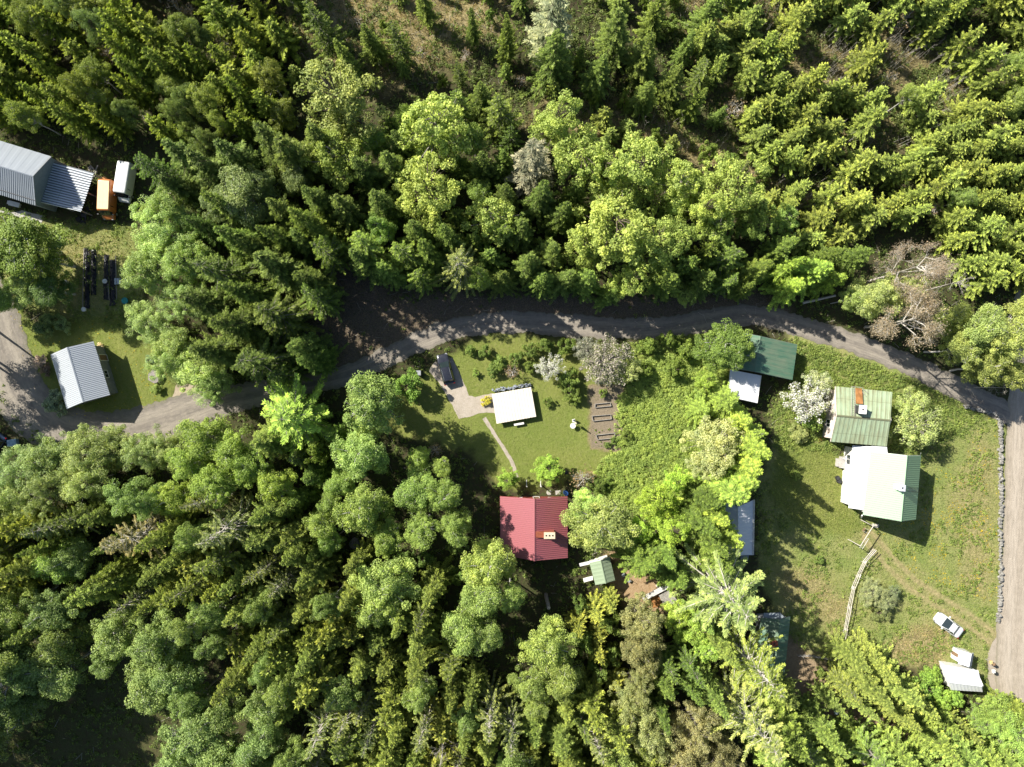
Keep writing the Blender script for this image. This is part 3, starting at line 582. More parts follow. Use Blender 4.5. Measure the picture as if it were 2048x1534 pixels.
def car(px, py, dx, dy, label, paint, L=4.6, Wd=1.82, Ht=1.46, dark_rear=False, estate=True):
    p = W(px, py); t = thing('car', (p.x, p.y, .03), label, 'car', rz=ang(dx, dy), world=False); a = L/2; w = Wd/2
    loft([(a, w*.55, .35, .62), (a-.06, w*.74, .28, .70), (a-.25, w*.9, .22, .78), (a-.7, w*.98, .2, .86), (a-1.3, w, .2, .93), (0, w, .2, .95), (-a+1.0, w, .2, .97), (-a+.35, w*.97, .22, .98), (-a+.1, w*.9, .28, .94), (-a, w*.72, .35, .85)], paint, 'body', t, 24, 5)
    fx = a-1.25; rr = -a+(.35 if estate else .75)
    # cabin: roof panel and four glazed faces with pillars between
    zt = Ht; zb = .93; f0, f1 = fx, fx-.85; r0, r1 = rr, rr+(.3 if estate else .7); wb, wt = w*.92, w*.70
    b0 = [(f0, wb*.86, zb), (f0, -wb*.86, zb)]; 
    ft, rt = zt-.03, zt-.06
    MB().add([(f0, wb*.88, zb), (f0, -wb*.88, zb), (f1, -wt*.95, ft), (f1, wt*.95, ft), (f0-.05, wb*.88, zb-.06), (f0-.05, -wb*.88, zb-.06), (f1-.05, -wt*.95, ft-.06), (f1-.05, wt*.95, ft-.06)], [(3,2,1,0),(4,5,6,7),(0,1,5,4),(2,3,7,6),(1,2,6,5),(3,0,4,7)]).build('windscreen', GLASS, t)
    MB().add([(r0, wb*.88, zb), (r0, -wb*.88, zb), (r1, -wt*.95, rt), (r1, wt*.95, rt), (r0+.05, wb*.88, zb-.06), (r0+.05, -wb*.88, zb-.06), (r1+.05, -wt*.95, rt-.06), (r1+.05, wt*.95, rt-.06)], [(0,1,2,3),(7,6,5,4),(0,4,5,1),(2,6,7,3),(1,5,6,2),(3,7,4,0)]).build('rear_window', GLASS, t)
    for s in (-1, 1):
        MB().add([(f0-.12, s*wb, zb), (r0+.1, s*wb, zb), (r1+.02, s*wt*1.02, rt), (f1-.02, s*wt*1.02, ft), (f0-.16, s*(wb-.05), zb), (r0+.14, s*(wb-.05), zb), (r1+.02, s*(wt*1.02-.05), rt), (f1-.02, s*(wt*1.02-.05), ft)], [(0,1,2,3),(7,6,5,4),(0,4,5,1),(2,6,7,3),(1,5,6,2),(3,7,4,0)]).build('side_window', GLASS, t)
        m = MB()
        for xb, xt in ((f0-.02, f1+.04), ((f0+r0)/2, (f1+r1)/2), (r0, r1-.02)): m.tube((xb, s*wb*.99, zb-.02), (xt, s*wt*1.02, zt-.04), .035, n=5)
        m.build('pillar', paint, t)
        MB().box((f0-.25, s*(w+.12), 1.0), (.14, .24, .15)).build('mirror', paint, t)
        MB().box((a-.2, s*w*.68, .66), (.3, .34, .14), -s*.5).build('headlight', LAMP, t)
        MB().box((-a+.09, s*w*.74, .78), (.16, .3, .2), s*.3).build('tail_light', TAIL, t)
    m = MB(); c = []
    for k in range(9):
        u = k/8; x = f1+.02+(r1-f1-.04)*u; bulge = .05*math.sin(math.pi*u)
        c += [(x, -wt*.98, zt-.03+bulge*.4), (x, -wt*.6, zt+bulge), (x, 0, zt+.012+bulge), (x, wt*.6, zt+bulge), (x, wt*.98, zt-.03+bulge*.4)]
    F = [(i*5+j, i*5+j+1, (i+1)*5+j+1, (i+1)*5+j) for i in range(8) for j in range(4)]
    c2 = [(x, y, z-.05) for x, y, z in c]; n = len(c); F2 = [tuple(q+n for q in f)[::-1] for f in F]
    m.add(c+c2, [f for f in F]+F2); o = m.build('roof', paint, t, True)
    if estate:
        m = MB()
        for s in (-1, 1): m.tube((f1-.2, s*wt*.9, zt+.07), (r1+.2, s*wt*.9, zt+.07), .02, n=5)
        m.build('roof_rail', GALV, t)
    wheels(t, L, w, .32, a-.85, -a+.8); return t
car(892.5, 738.5, -17, -61, 'black estate car parked on the gravel driveway', carpaint('black_paint', (.008, .013, .03), .3), 4.7)
car(1891, 1246.5, -50, -37, 'silver-white hatchback parked on the dry grass near the road', carpaint('silver_paint', (.72, .74, .77), .1, .28), 4.45, estate=False)
car(-6, 893, -30, 38, 'dark blue car half outside the left edge', carpaint('blue_paint', (.02, .05, .12), .3), 4.5)
def van(px, py, dx, dy, label, paint, L, Wd, Ht, nose, name='van', roofp=None):
    p = W(px, py); t = thing(name, (p.x, p.y, g1(px, py)), label, 'van', rz=ang(dx, dy), world=False); a = L/2; w = Wd/2; fx = a-nose
    loft([(fx+.05, w*.93, .35, Ht-.12), (fx-.1, w*.99, .32, Ht-.03), (fx-.4, w, .3, Ht), (-a+.3, w, .3, Ht), (-a+.05, w*.98, .32, Ht-.05), (-a, w*.95, .36, Ht-.14)], paint, 'cargo_body', t, 28, 9)
    loft([(a, w*.72, .35, .75), (a-.12, w*.85, .3, .9), (a-.45, w*.93, .28, 1.12), (fx+.35, w*.95, .28, 1.3), (fx-.1, w*.95, .28, 1.35)], paint, 'bonnet', t, 24, 5)
    z0, z1 = 1.24, Ht-.22; x0, x1 = fx+nose*.52, fx+.06
    MB().add([(x0, w*.8, z0), (x0, -w*.8, z0), (x1, -w*.76, z1), (x1, w*.76, z1), (x0-.08, w*.8, z0-.1), (x0-.08, -w*.8, z0-.1), (x1-.08, -w*.76, z1), (x1-.08, w*.76, z1)], [(3,2,1,0),(4,5,6,7),(0,1,5,4),(2,3,7,6),(1,2,6,5),(3,0,4,7)]).build('windscreen', GLASS, t)
    for s in (-1, 1):
        MB().add([(x0-.06, s*w*.82, z0), (fx-.75, s*(w+.012), z0), (fx-.75, s*(w+.012), z1-.1), (x1, s*w*.8, z1), (x0-.1, s*(w*.82-.04), z0), (fx-.75, s*(w-.04), z0), (fx-.75, s*(w-.04), z1-.1), (x1-.02, s*(w*.8-.04), z1)], [(0,1,2,3),(7,6,5,4),(0,4,5,1),(2,6,7,3),(1,5,6,2),(3,7,4,0)]).build('side_window', GLASS, t)
        MB().box((x0-.1, s*(w+.14), 1.45), (.12, .22, .3)).build('mirror', DARKM, t)
        MB().box((a-.06, s*w*.62, .72), (.16, .26, .2)).build('headlight', LAMP, t)
        MB().box((-a, s*w*.85, 1.0), (.06, .14, .4)).build('tail_light', TAIL, t)
    m = MB()
    for y in (-.4, 0, .4): m.box((-.2, y*w*1.3, Ht+.004), (L-nose-1.0, .05, .035))
    m.build('roof_rib', roofp or paint, t); MB().box((a+.02, 0, .45), (.12, Wd*.8, .2)).build('bumper', WHITEW if roofp is None else DARKM, t)
    wheels(t, L, w-.02, .34, a-.9, -a+1.0); return t
ORP = carpaint('orange_paint', (.50, .15, .025), 0, .4); ORR = simple('sunlit_orange', (.78, .60, .32), .6, 0, .08)  # roof orange lightened to stand in for sunlight
v = van(226, 405, -3, 78, 'old orange panel van beside the corrugated carport', ORP, 5.6, 1.95, 2.35, 1.05, roofp=ORR)
# roof panel of the orange van, sunlight painted in as paler orange
q = MB(); q.box((-.45, 0, 2.352), (4.1, 1.62, .03)); o = q.build('roof_panel', ORR, v); o['label'] = 'orange roof painted paler as if sunlit'
van(263, 371, -12, 76, 'white panel van at the forest edge right of the orange van', carpaint('white_paint', (.74, .75, .74)), 5.5, 1.95, 2.45, .95)

# ---------------- small things ----------------
rr = random.Random(5)
def item(name, mb, mat, label, cat, group=None):
    return tag(mb.build(name, mat), label, cat, group)
# blue bin by the left car
p = W(30, 885); item('storage_box', MB().box((p.x, p.y, .35), (1.3, .95, .7), .15).box((p.x, p.y, .73), (1.38, 1.02, .06), .15), simple('faded_blue', (.22, .34, .44), .5), 'pale blue storage box in the grass beside the dark blue car', 'box')
# waste bin near black car
p = W(839, 746); t = thing('waste_bin', (p.x, p.y, 0), 'grey waste bin with its lid closed at the lawn corner by the road', 'bin'); MB().prism([(p.x-.28, p.y-.3), (p.x+.28, p.y-.3), (p.x+.28, p.y+.3), (p.x-.28, p.y+.3)], .08, 1.05, 1.12).build('bin_body', DARKM, t); MB().box((p.x, p.y, 1.09), (.68, .72, .07)).build('lid', GALV, t)
# stone wall along the road
def stonewall(path, n, label, wd=.42, hh=.55, seed=1):
    r = random.Random(seed); P = smooth(path, .3); m = MB(); p0 = P[len(P)//2]
    t = thing('stone_wall', (p0.x, p0.y, 0), label, 'stone wall')
    for k in range(n):
        i = r.randrange(len(P)-1); c = P[i].lerp(P[i+1], r.random()); s = r.choice((.2, .25, .3, .35, .4, .6)); 
        M = Matrix.Rotation(r.uniform(-.4, .4), 4, 'X') @ Matrix.Rotation(r.uniform(-.4, .4), 4, 'Y')
        zc = r.uniform(.05, hh-.1); o = Vector((c.x+r.uniform(-wd, wd)*.5, c.y+r.uniform(-wd, wd)*.5, zc))
        # rough boulder: jittered octahedral-ish solid
        V = []; sx, sy, sz = s*r.uniform(.7, 1.1), s*r.uniform(.6, 1.0), s*r.uniform(.4, .7); n8 = 8
        for zz, q in ((-.5, .7), (-.1, 1.0), (.3, .85), (.5, .45)):
            for j in range(n8): a = 6.2832*(j+r.uniform(-.2, .2))/n8; V.append(o+Vector((math.cos(a)*sx*.5*q, math.sin(a)*sy*.5*q, zz*sz))+Vector((r.uniform(-.03, .03), r.uniform(-.03, .03), r.uniform(-.02, .02))))
        F = [(b*n8+j, b*n8+(j+1) % n8, (b+1)*n8+(j+1) % n8, (b+1)*n8+j) for b in range(3) for j in range(n8)]+[tuple(range(n8))[::-1], tuple(range(24, 32))]; m.add(V, F)
    m.build('stones', STONE, t); return t
stonewall([(1928,812),(1955,820),(1985,826),(1998,845),(2000,880),(1999,940),(2001,1000),(1998,1060),(2000,1130),(1998,1200),(1994,1240)], 560, 'rough grey stone wall running along the gravel road verge')
# mailboxes
for i, (x, y, lb) in enumerate(((1971,1318, 'cream mailbox on a post, nearest the white hut'), (1976,1322, 'small mailbox between the two others at the roadside'), (1976,1336, 'white mailbox on a post, lowest of the three by the road'))):
    p = W(x, y); t = thing('mailbox', (p.x, p.y, 0), lb, 'mailbox', 'mailboxes at the gravel road'); MB().box((p.x, p.y, .5), (.08, .08, 1.05)).build('post', WOODG, t); d = .42 if i != 1 else .28
    MB().box((p.x, p.y, 1.2), (.36, d, .34), .2).box((p.x, p.y, 1.4), (.42, d+.06, .07), .2, .6).build('letter_box', (YELW, WOODB, WHITEW)[i], t)
# rail fence with stakes, from the pale green house downwards
FP = [(1742,1098),(1724,1120),(1712,1147),(1702,1172),(1694,1210),(1686,1255),(1677,1300),(1674,1318)]
P = [Vector((W(*p).x, W(*p).y, 0)) for p in FP]; t = thing('rail_fence', tuple(P[3]), 'grey pole fence running down the slope from the pale green house', 'fence'); m = MB()
for k, (a, b) in enumerate(zip(P, P[1:])):
    d = (b-a).normalized(); n = Vector((-d.y, d.x, 0)); z0 = 1.15+rr.uniform(-.1, .1)
    for h in (.4, .8, 1.2): m.tube(a-d*.2+Vector((0, 0, h+rr.uniform(-.08, .08)))+n*.05, b+d*.3+Vector((0, 0, h+rr.uniform(-.08, .08))), .055, .045)
m.build('rails', PALE, t); cnt = 0; m = MB()
for a, b in zip(P, P[1:]):
    for k in range(4):
        c = a.lerp(b, (k+.5)/4); n = Vector((rr.uniform(-.35, .35), rr.uniform(-.35, .35), 0)); m.tube(c-n*.5+Vector((0, 0, -.1)), c+n+Vector((0, 0, rr.uniform(1.2, 1.6))), .035, .025)
m.build('stakes', WOODG, t)
FP2 = [(1674,1318),(1650,1314),(1620,1309),(1592,1308)]; P = [Vector((W(*p).x, W(*p).y, 0)) for p in FP2]; t = thing('rail_fence', tuple(P[1]), 'low collapsed pole fence in the shade right of the dark green outbuilding', 'fence'); m = MB()
for a, b in zip(P, P[1:]):
    for h in (.35, .8): m.tube(a+Vector((0, 0, h)), b+Vector((0, 0, h+.1)), .05)
m.build('rails', WOODG, t); m = MB()
for a, b in zip(P, P[1:]):
    for k in range(3): c = a.lerp(b, (k+.3)/3); m.tube(c, c+Vector((rr.uniform(-.4, .4), rr.uniform(-.4, .4), 1.2)), .035)
m.build('stakes', WOODG, t)
# swing frame at the head of the fence: two legs each end, beam, ladder
a = W(1747,1052,2.2); b = W(1721,1092,2.2); t = thing('swing_frame', (W(1734,1072).x, W(1734,1072).y, 0), 'grey timber swing frame with a ladder between house and pole fence', 'swing frame')
MB().tube(a, b, .06, n=8).build('beam', PALE, t); d = (b-a).normalized(); n = Vector((-d.y, d.x, 0))
for e in (a, b):
    for s in (-1, 1): MB().tube(e, Vector((e.x, e.y, 0))+n*s*.9, .05).build('leg', PALE, t)
ladder(a.lerp(b, .55)+n*.25, Vector((b.x, b.y, 0))+d*.2+n*.6+Vector((0, 0, 1.6)), .45, 8, WHITEW, 'ladder', t)
m = MB()
for k in (-.25, .25): c = a.lerp(b, .3)+d*k; m.tube(c, c-Vector((0, 0, 1.6)), .012, n=4)
sw = m.build('ropes', WHITEW, t); c = a.lerp(b, .3); MB().box((c.x, c.y, .58), (.6, .25, .04), math.atan2(d.y, d.x)).build('seat', WOODB, t)
# pale logs below the house gable
p = W(1748,1055); item('log_pile', MB().tube((p.x-.4, p.y+.3, .2), (p.x+.5, p.y+.1, .2), .12).tube((p.x-.3, p.y+.55, .2), (p.x+.6, p.y+.4, .2), .12).tube((p.x-.35, p.y+.42, .42), (p.x+.5, p.y+.3, .42), .11), PALE, 'few pale logs stacked below the pale green house gable', 'logs')
# bird bath on the lawn and its blue-tailed shadow caster (folded parasol)
p = W(1145,851); t = thing('garden_table', (p.x, p.y, 0), 'small white garden table beside the folded parasol on the lawn', 'table'); MB().tube((p.x, p.y, .7), (p.x, p.y, .74), .42, n=20).build('table_top', WHITEW, t); MB().tube((p.x, p.y, 0), (p.x, p.y, .7), .05).build('leg', WHITEW, t)
p = W(1150,846); t = thing('parasol', (p.x, p.y, 0), 'folded pale parasol standing on the lawn left of the vegetable beds', 'parasol'); MB().tube((p.x, p.y, 0), (p.x, p.y, 2.3), .025).build('pole', WHITEW, t); MB().tube((p.x, p.y, 1.0), (p.x, p.y, 2.25), .22, .05, n=9).build('canopy', simple('canvas', (.6, .56, .42), .9), t)
p = W(1147,841); t = thing('garden_chair', (p.x, p.y, 0), 'white garden chair above the small round table on the lawn', 'chair'); MB().box((p.x, p.y, .44), (.45, .45, .05), .3).build('seat', WHITEW, t); MB().box((p.x-.07, p.y+.2, .7), (.45, .05, .5), .3).build('backrest', WHITEW, t)
for sx, sy in ((-.18, -.18), (.18, -.18), (.18, .18), (-.18, .18)): MB().tube((p.x+sx, p.y+sy, 0), (p.x+sx, p.y+sy, .42), .02).build('leg', WHITEW, t)
# vegetable bed frames
def bed(c4, label, h=.28):
    q = [Vector((W(*c).x, W(*c).y, 0)) for c in c4]; cc = sum(q, Vector())/len(q); t = thing('bed_frame', tuple(cc), label, 'bed frame', 'timber frames of the vegetable beds')
    for a, b in zip(q, q[1:]+q[:1]):
        d = b-a; MB().box(((a.x+b.x)/2, (a.y+b.y)/2, h/2), (d.length, .06, h), math.atan2(d.y, d.x)).build('board', WOODG, t)
bed([(1184,832),(1221,829),(1223,838),(1186,842)], 'grey timber bed frame in the middle of the vegetable plot')
bed([(1190,808),(1220,805),(1222,812),(1190,815)], 'grey timber bed frame at the top of the vegetable plot')
bed([(1192,870),(1229,866),(1230,876),(1195,879)], 'grey timber bed frame at the bottom of the vegetable plot')
# chairs in the sandy clearing
for i, (x, y, a0) in enumerate(((1246,1148,.5), (1257,1160,-.6))):
    p = W(x, y); t = thing('garden_chair', (p.x, p.y, 0), ('grey garden chair on the sandy clearing, nearer the sage shed', 'grey garden chair on the sandy clearing, lower of the pair')[i], 'chair', 'garden chairs in the sandy clearing'); 
    MB().box((p.x, p.y, .42), (.5, .5, .05), a0).build('seat', GALV, t); MB().box((p.x-.22*math.sin(a0), p.y+.22*math.cos(a0), .72), (.5, .05, .55), a0).build('backrest', GALV, t)
    for sx, sy in ((-.2, -.2), (.2, -.2), (.2, .2), (-.2, .2)): MB().tube((p.x+sx, p.y+sy, 0), (p.x+sx, p.y+sy, .42), .02).build('leg', GALV, t)
# plank table and platform
a = W(1286,1198,.8); b = W(1338,1171,.8); d = (b-a).normalized(); n = Vector((-d.y, d.x, 0)); t = thing('plank_table', (a.x*.5+b.x*.5, a.y*.5+b.y*.5, 0), 'long white-grey plank table beside the square timber platform', 'table'); m = MB()
for k in range(4): o = n*(k-1.5)*.19; m.slab([a+o-n*.085, b+o-n*.085, b+o+n*.085, a+o+n*.085], .05)
m.build('table_top', simple('bleached_plank', (.62, .61, .60), .8, 0, .2, 4), t)
for u in (.12, .5, .88):
    c = a.lerp(b, u); m = MB(); m.tube(c+n*.3-Vector((0, 0, .05)), Vector((c.x, c.y, 0))-n*.3, .04).tube(c-n*.3-Vector((0, 0, .05)), Vector((c.x, c.y, 0))+n*.3, .04); m.build('trestle', WOODG, t)
q = a+d*.5; item('strap', MB().box((q.x, q.y, .83), (.12, .82, .03), math.atan2(d.y, d.x)).box((q.x-n.x*.4, q.y-n.y*.4, .74), (.12, .03, .2), math.atan2(d.y, d.x)), RUBBER, 'dark strap lying across the left end of the plank table', 'strap')
q = [W(1318,1191,.45), W(1338,1177,.45), W(1356,1203,.45), W(1330,1216,.45)]; cc = sum(q, Vector())/4; t = thing('platform', (cc.x, cc.y, 0), 'square weathered timber platform next to the long plank table', 'platform'); m = MB()
for k in range(10): u0, u1 = k/10+.006, (k+1)/10-.006; m.slab([q[0].lerp(q[3], u0), q[1].lerp(q[2], u0), q[1].lerp(q[2], u1), q[0].lerp(q[3], u1)], .05)
m.build('deck_boards', WOODG, t); m = MB()
for p in q: m.box((p.x*.94+cc.x*.06, p.y*.94+cc.y*.06, .2), (.14, .14, .4))
m.build('feet', WOODG, t)
q = [W(x, y, .1) for x, y in ((1300,1199),(1317,1190),(1323,1211),(1306,1216))]; item('rusty_sheet', MB().slab(q, .06), RUSTY, 'rusty orange sheet on the ground below the plank table', 'metal sheet')
def stump(x, y, label, r=.3, h=.4, mat=None):
    p = W(x, y); m = MB(); k = 12; V = []; 
    for z, q in ((-.1, 1.2), (h*.5, 1.0), (h, .95)): V += [(p.x+math.cos(6.2832*i/k)*r*q*rr.uniform(.9, 1.1), p.y+math.sin(6.2832*i/k)*r*q*rr.uniform(.9, 1.1), z) for i in range(k)]
    m.add(V, [(b*k+i, b*k+(i+1) % k, (b+1)*k+(i+1) % k, (b+1)*k+i) for b in (0, 1) for i in range(k)]+[tuple(range(2*k, 3*k))]); return item('stump', m, mat or PALE, label, 'stump')
stump(1316,1171, 'pale round stump seat above the plank table'); stump(1330,1166, 'second stump seat at the right end of the plank table', .28); stump(1229,1209, 'round stump at the lower left of the sandy clearing', .35)
stump(709,1087, 'wide ring-shaped grey stump in the dark gap left of the birches', .75, .35, GREYBARK); stump(312,753, 'grey weathered stump beside the left lawn shrubs', 1.0, .6, GREYBARK)
# well ring by the yard
p = W(1131,985); item('water_barrel', MB().tube((p.x, p.y, 0), (p.x, p.y, .95), .36, .34, 18), BLUEP, 'dark blue water barrel at the red-roofed cottage corner', 'barrel')
for i, (x, y, lb) in enumerate(((1098,985, 'round pale paving slab by the cottage, left one'), (1116,985, 'square pale paving slab between slab and barrel'))): p = W(x, y); item('paving_slab', MB().box((p.x, p.y, .03), (.75, .6, .08), .1*i) if i else MB().tube((p.x, p.y, -.02), (p.x, p.y, .07), .38, n=18), CONC, lb, 'slab')
# kettle barbecue near the lawn edge
p = W(1131,943); t = thing('barbecue', (p.x, p.y, 0), 'black covered barbecue on the lawn above the cottage', 'barbecue'); MB().tube((p.x, p.y, .55), (p.x, p.y, .95), .42, .3, 14).build('bowl', BLACKP, t)
for k in range(3): a0 = k*2.1; MB().tube((p.x, p.y, .6), (p.x+.4*math.cos(a0), p.y+.4*math.sin(a0), 0), .025).build('leg', DARKM, t)
# pergola gate above the cottage
for i, x in enumerate((1053, 1081)): a = W(x, 970); item('gate_post', MB().box((a.x, a.y, .8), (.14, .14, 1.6)).box((a.x, a.y+.45, .5), (.08, .9, .08)), WHITEW, ('left white gate post above the cottage', 'right white gate post above the cottage')[i], 'post', 'white gate posts')
# snag: tall cut trunk south of the cottage
a = W(1096,1216,6.0); b0 = W(1099,1246,1.0); item('cut_trunk', MB().tube((a.x, a.y, -.2), (a.x+.1, a.y, 6.0), .3, .24, 10), GREYBARK, 'tall pale cut trunk standing below the red-roofed cottage', 'trunk')
# black plastic rows of the old vegetable plot
p = W(205,560); t = thing('plastic_mulch', (p.x, p.y, 0), 'black plastic sheeting rows of an overgrown plot with edge boards', 'plastic sheeting')
for i, (x, wpx, y0, y1) in enumerate(((175, 11, 496, 617), (188, 11, 500, 590), (213, 10, 510, 600), (226, 12, 520, 612))):
    m = MB(); n = 26; V = []
    for k in range(n+1):
        y = y0+(y1-y0)*k/n
        for j in range(5): q = W(x+(j-2)*wpx/4+rr.uniform(-1, 1), y+rr.uniform(-1, 1)); V.append((q.x, q.y, .06+.14*(1-abs(j-2)/2)+rr.uniform(0, .12)))
    m.add(V, [(k*5+j, k*5+j+1, (k+1)*5+j+1, (k+1)*5+j) for k in range(n) for j in range(4)]); m.build('sheet', BLACKP, t)
for x0, y0, x1, y1 in ((170,497,168,560), (168,562,167,618), (233,512,235,600), (218,568,220,600)): a = W(x0, y0); b = W(x1, y1); MB().tube((a.x, a.y, .25), (b.x, b.y, .2), .06, n=4).build('edge_board', GREYBARK, t)
for x, y, s, mt, lb, c_ in ((212,563,.35,WHITEW,'small white tub among the black plastic rows','tub'), (252,602,.5,simple('teal', (.03,.25,.25),.5),'teal plastic tub at the right end of the black rows','tub'), (170,619,.35,WHITEW,'white bucket at the lower left corner of the black rows','bucket'), (134,566,.4,GALV,'galvanised tub under the dark green bush left of the rows','tub')):
    p = W(x, y); item(c_, MB().tube((p.x, p.y, 0), (p.x, p.y, .4), s*.8, s, 14), mt, lb, c_)
for x, y, lb in ((237,563,'crumpled white sheet right of the black plastic rows'), (256,565,'crumpled white sheet under the pale willow edge')):
    m = MB(); p = W(x, y); n = 7; V = [(p.x+(i-3)*.16+rr.uniform(-.05, .05), p.y+(j-3)*.16+rr.uniform(-.05, .05), .12+rr.uniform(0, .22)) for i in range(n) for j in range(n)]
    m.add(V, [(i*n+j, (i+1)*n+j, (i+1)*n+j+1, i*n+j+1) for i in range(n-1) for j in range(n-1)]); item('crumpled_sheet', m, simple('plastic_white', (.55, .6, .66), .4), lb, 'sheet')
# scrap under and beside the carport
for i, (x, y, s, mt, lb) in enumerate(((170,432,.7,DARKM,'dark engine part on the ground below the carport'), (160,440,.5,RUBBER,'stack of dark tyres below the carport corner'), (205,385,.6,WOODB,'brown crate between carport and orange van'), (208,405,.7,DARKM,'dark metal frame between carport and orange van'), (212,362,.6,RUSTY,'rusty barrel behind the orange van'), (190,343,.6,GREYBARK,'open dark box at the carport roof corner'))):
    p = W(x, y); m = MB(); 
    if i in (1, 4): m.tube((p.x, p.y, 0), (p.x, p.y, .3), s*.8, s*.8, 16); m.tube((p.x+.1, p.y, .3), (p.x+.1, p.y, .6), s*.78, s*.78, 16)
    else:
        for k in range(9): m.box((p.x+rr.uniform(-s, s), p.y+rr.uniform(-s, s)*1.5, rr.uniform(.1, .6)), (rr.uniform(.1, .6), rr.uniform(.3, 1.2), rr.uniform(.06, .3)), rr.uniform(-1, 1))
    item(('engine_part', 'tyre_stack', 'crate', 'scrap_heap', 'barrel', 'scrap_box')[i], m, mt, lb, ('scrap', 'tyres', 'crate', 'frame', 'barrel', 'box')[i])
a = W(1604,606); b = W(1668,592); item('fallen_log', MB().tube((a.x, a.y, .3), (b.x, b.y, .5), .22, .15, 9), PALE, 'pale fallen trunk lying at the road edge beside the bare tree', 'log')
a = W(337,372); m = MB()
for k in range(5): m.tube((a.x+k*.22-.5, a.y+1.3, .3+.1*(k % 2)), (a.x+k*.22-.45, a.y-1.3, .3), .1)
item('log_pile', m, PALE, 'short pile of pale logs at the forest edge right of the white van', 'logs')
p = W(1672,1418); item('metal_plate', MB().box((p.x, p.y, .3), (1.0, 1.4, .06), .1).box((p.x, p.y, .15), (.8, 1.1, .25), .1), simple('bluegrey_sheet', (.2, .25, .3), .4), 'blue-grey metal box lid on the brown forest track', 'lid')
p = W(1677,962); item('garden_heap', MB().tube((p.x, p.y, 0), (p.x, p.y, .5), .35, .3, 12).box((p.x-.3, p.y+.5, .35), (.5, .5, .5), .4), DARKM, 'dark flower pots by the white porch wall', 'pots')
for k, (x, y) in enumerate(((1643,878),(1662,868))): p = W(x, y); item('paving_slab', MB().box((p.x, p.y, .04), (1.2, .5, .1), .5), CONC if k else RUSTY, ('reddish slab at the foot of the mossy-roofed house', 'grey slab at the foot of the mossy-roofed house')[k], 'slab')

# ---------------- vegetation ----------------
rng = np.random.default_rng(21)
def unit(a): return a/(np.linalg.norm(a, axis=-1, keepdims=True)+1e-9)
def quads(Cn, U, V_, lv):
    """rhombic leaf faces: centre, half-axis vectors U (long) and V_ (short)"""
    n = len(Cn); P = np.stack([Cn-U, Cn-V_*1.0+U*.1, Cn+U, Cn+V_*1.0+U*.1], 1).reshape(-1, 3)
    return P, np.arange(4*n).reshape(n, 4), np.repeat(lv, 4)
def cat(parts):
    V = []; F = []; L = []; o = 0
    for v, f, l in parts: V.append(v); F.append(f+o); L.append(l); o += len(v)
    return np.concatenate(V), np.concatenate(F), np.concatenate(L)
def tubes(segs, n=4):
    """segs: list of (p0,p1,r0,r1) -> quads"""
    a = np.array([s[0] for s in segs], float); b = np.array([s[1] for s in segs], float); r0 = np.array([s[2] for s in segs]); r1 = np.array([s[3] for s in segs])
    d = unit(b-a); h = np.where(np.abs(d[:, 2:3]) < .9, np.array([[0, 0, 1.0]]), np.array([[1.0, 0, 0]])); x = unit(np.cross(d, h)); y = np.cross(d, x)
    V = []
    for k in range(n):
        c, s = math.cos(6.2832*k/n), math.sin(6.2832*k/n); V.append(a+(x*c+y*s)*r0[:, None]); V.append(b+(x*c+y*s)*r1[:, None])
    V = np.stack(V, 1).reshape(-1, 3); m = len(segs); F = []
    for k in range(n): i = 2*k; j = 2*((k+1) % n); F.append(np.stack([np.arange(m)*2*n+i, np.arange(m)*2*n+j, np.arange(m)*2*n+j+1, np.arange(m)*2*n+i+1], 1))
    return V, np.concatenate(F), np.zeros(len(V))
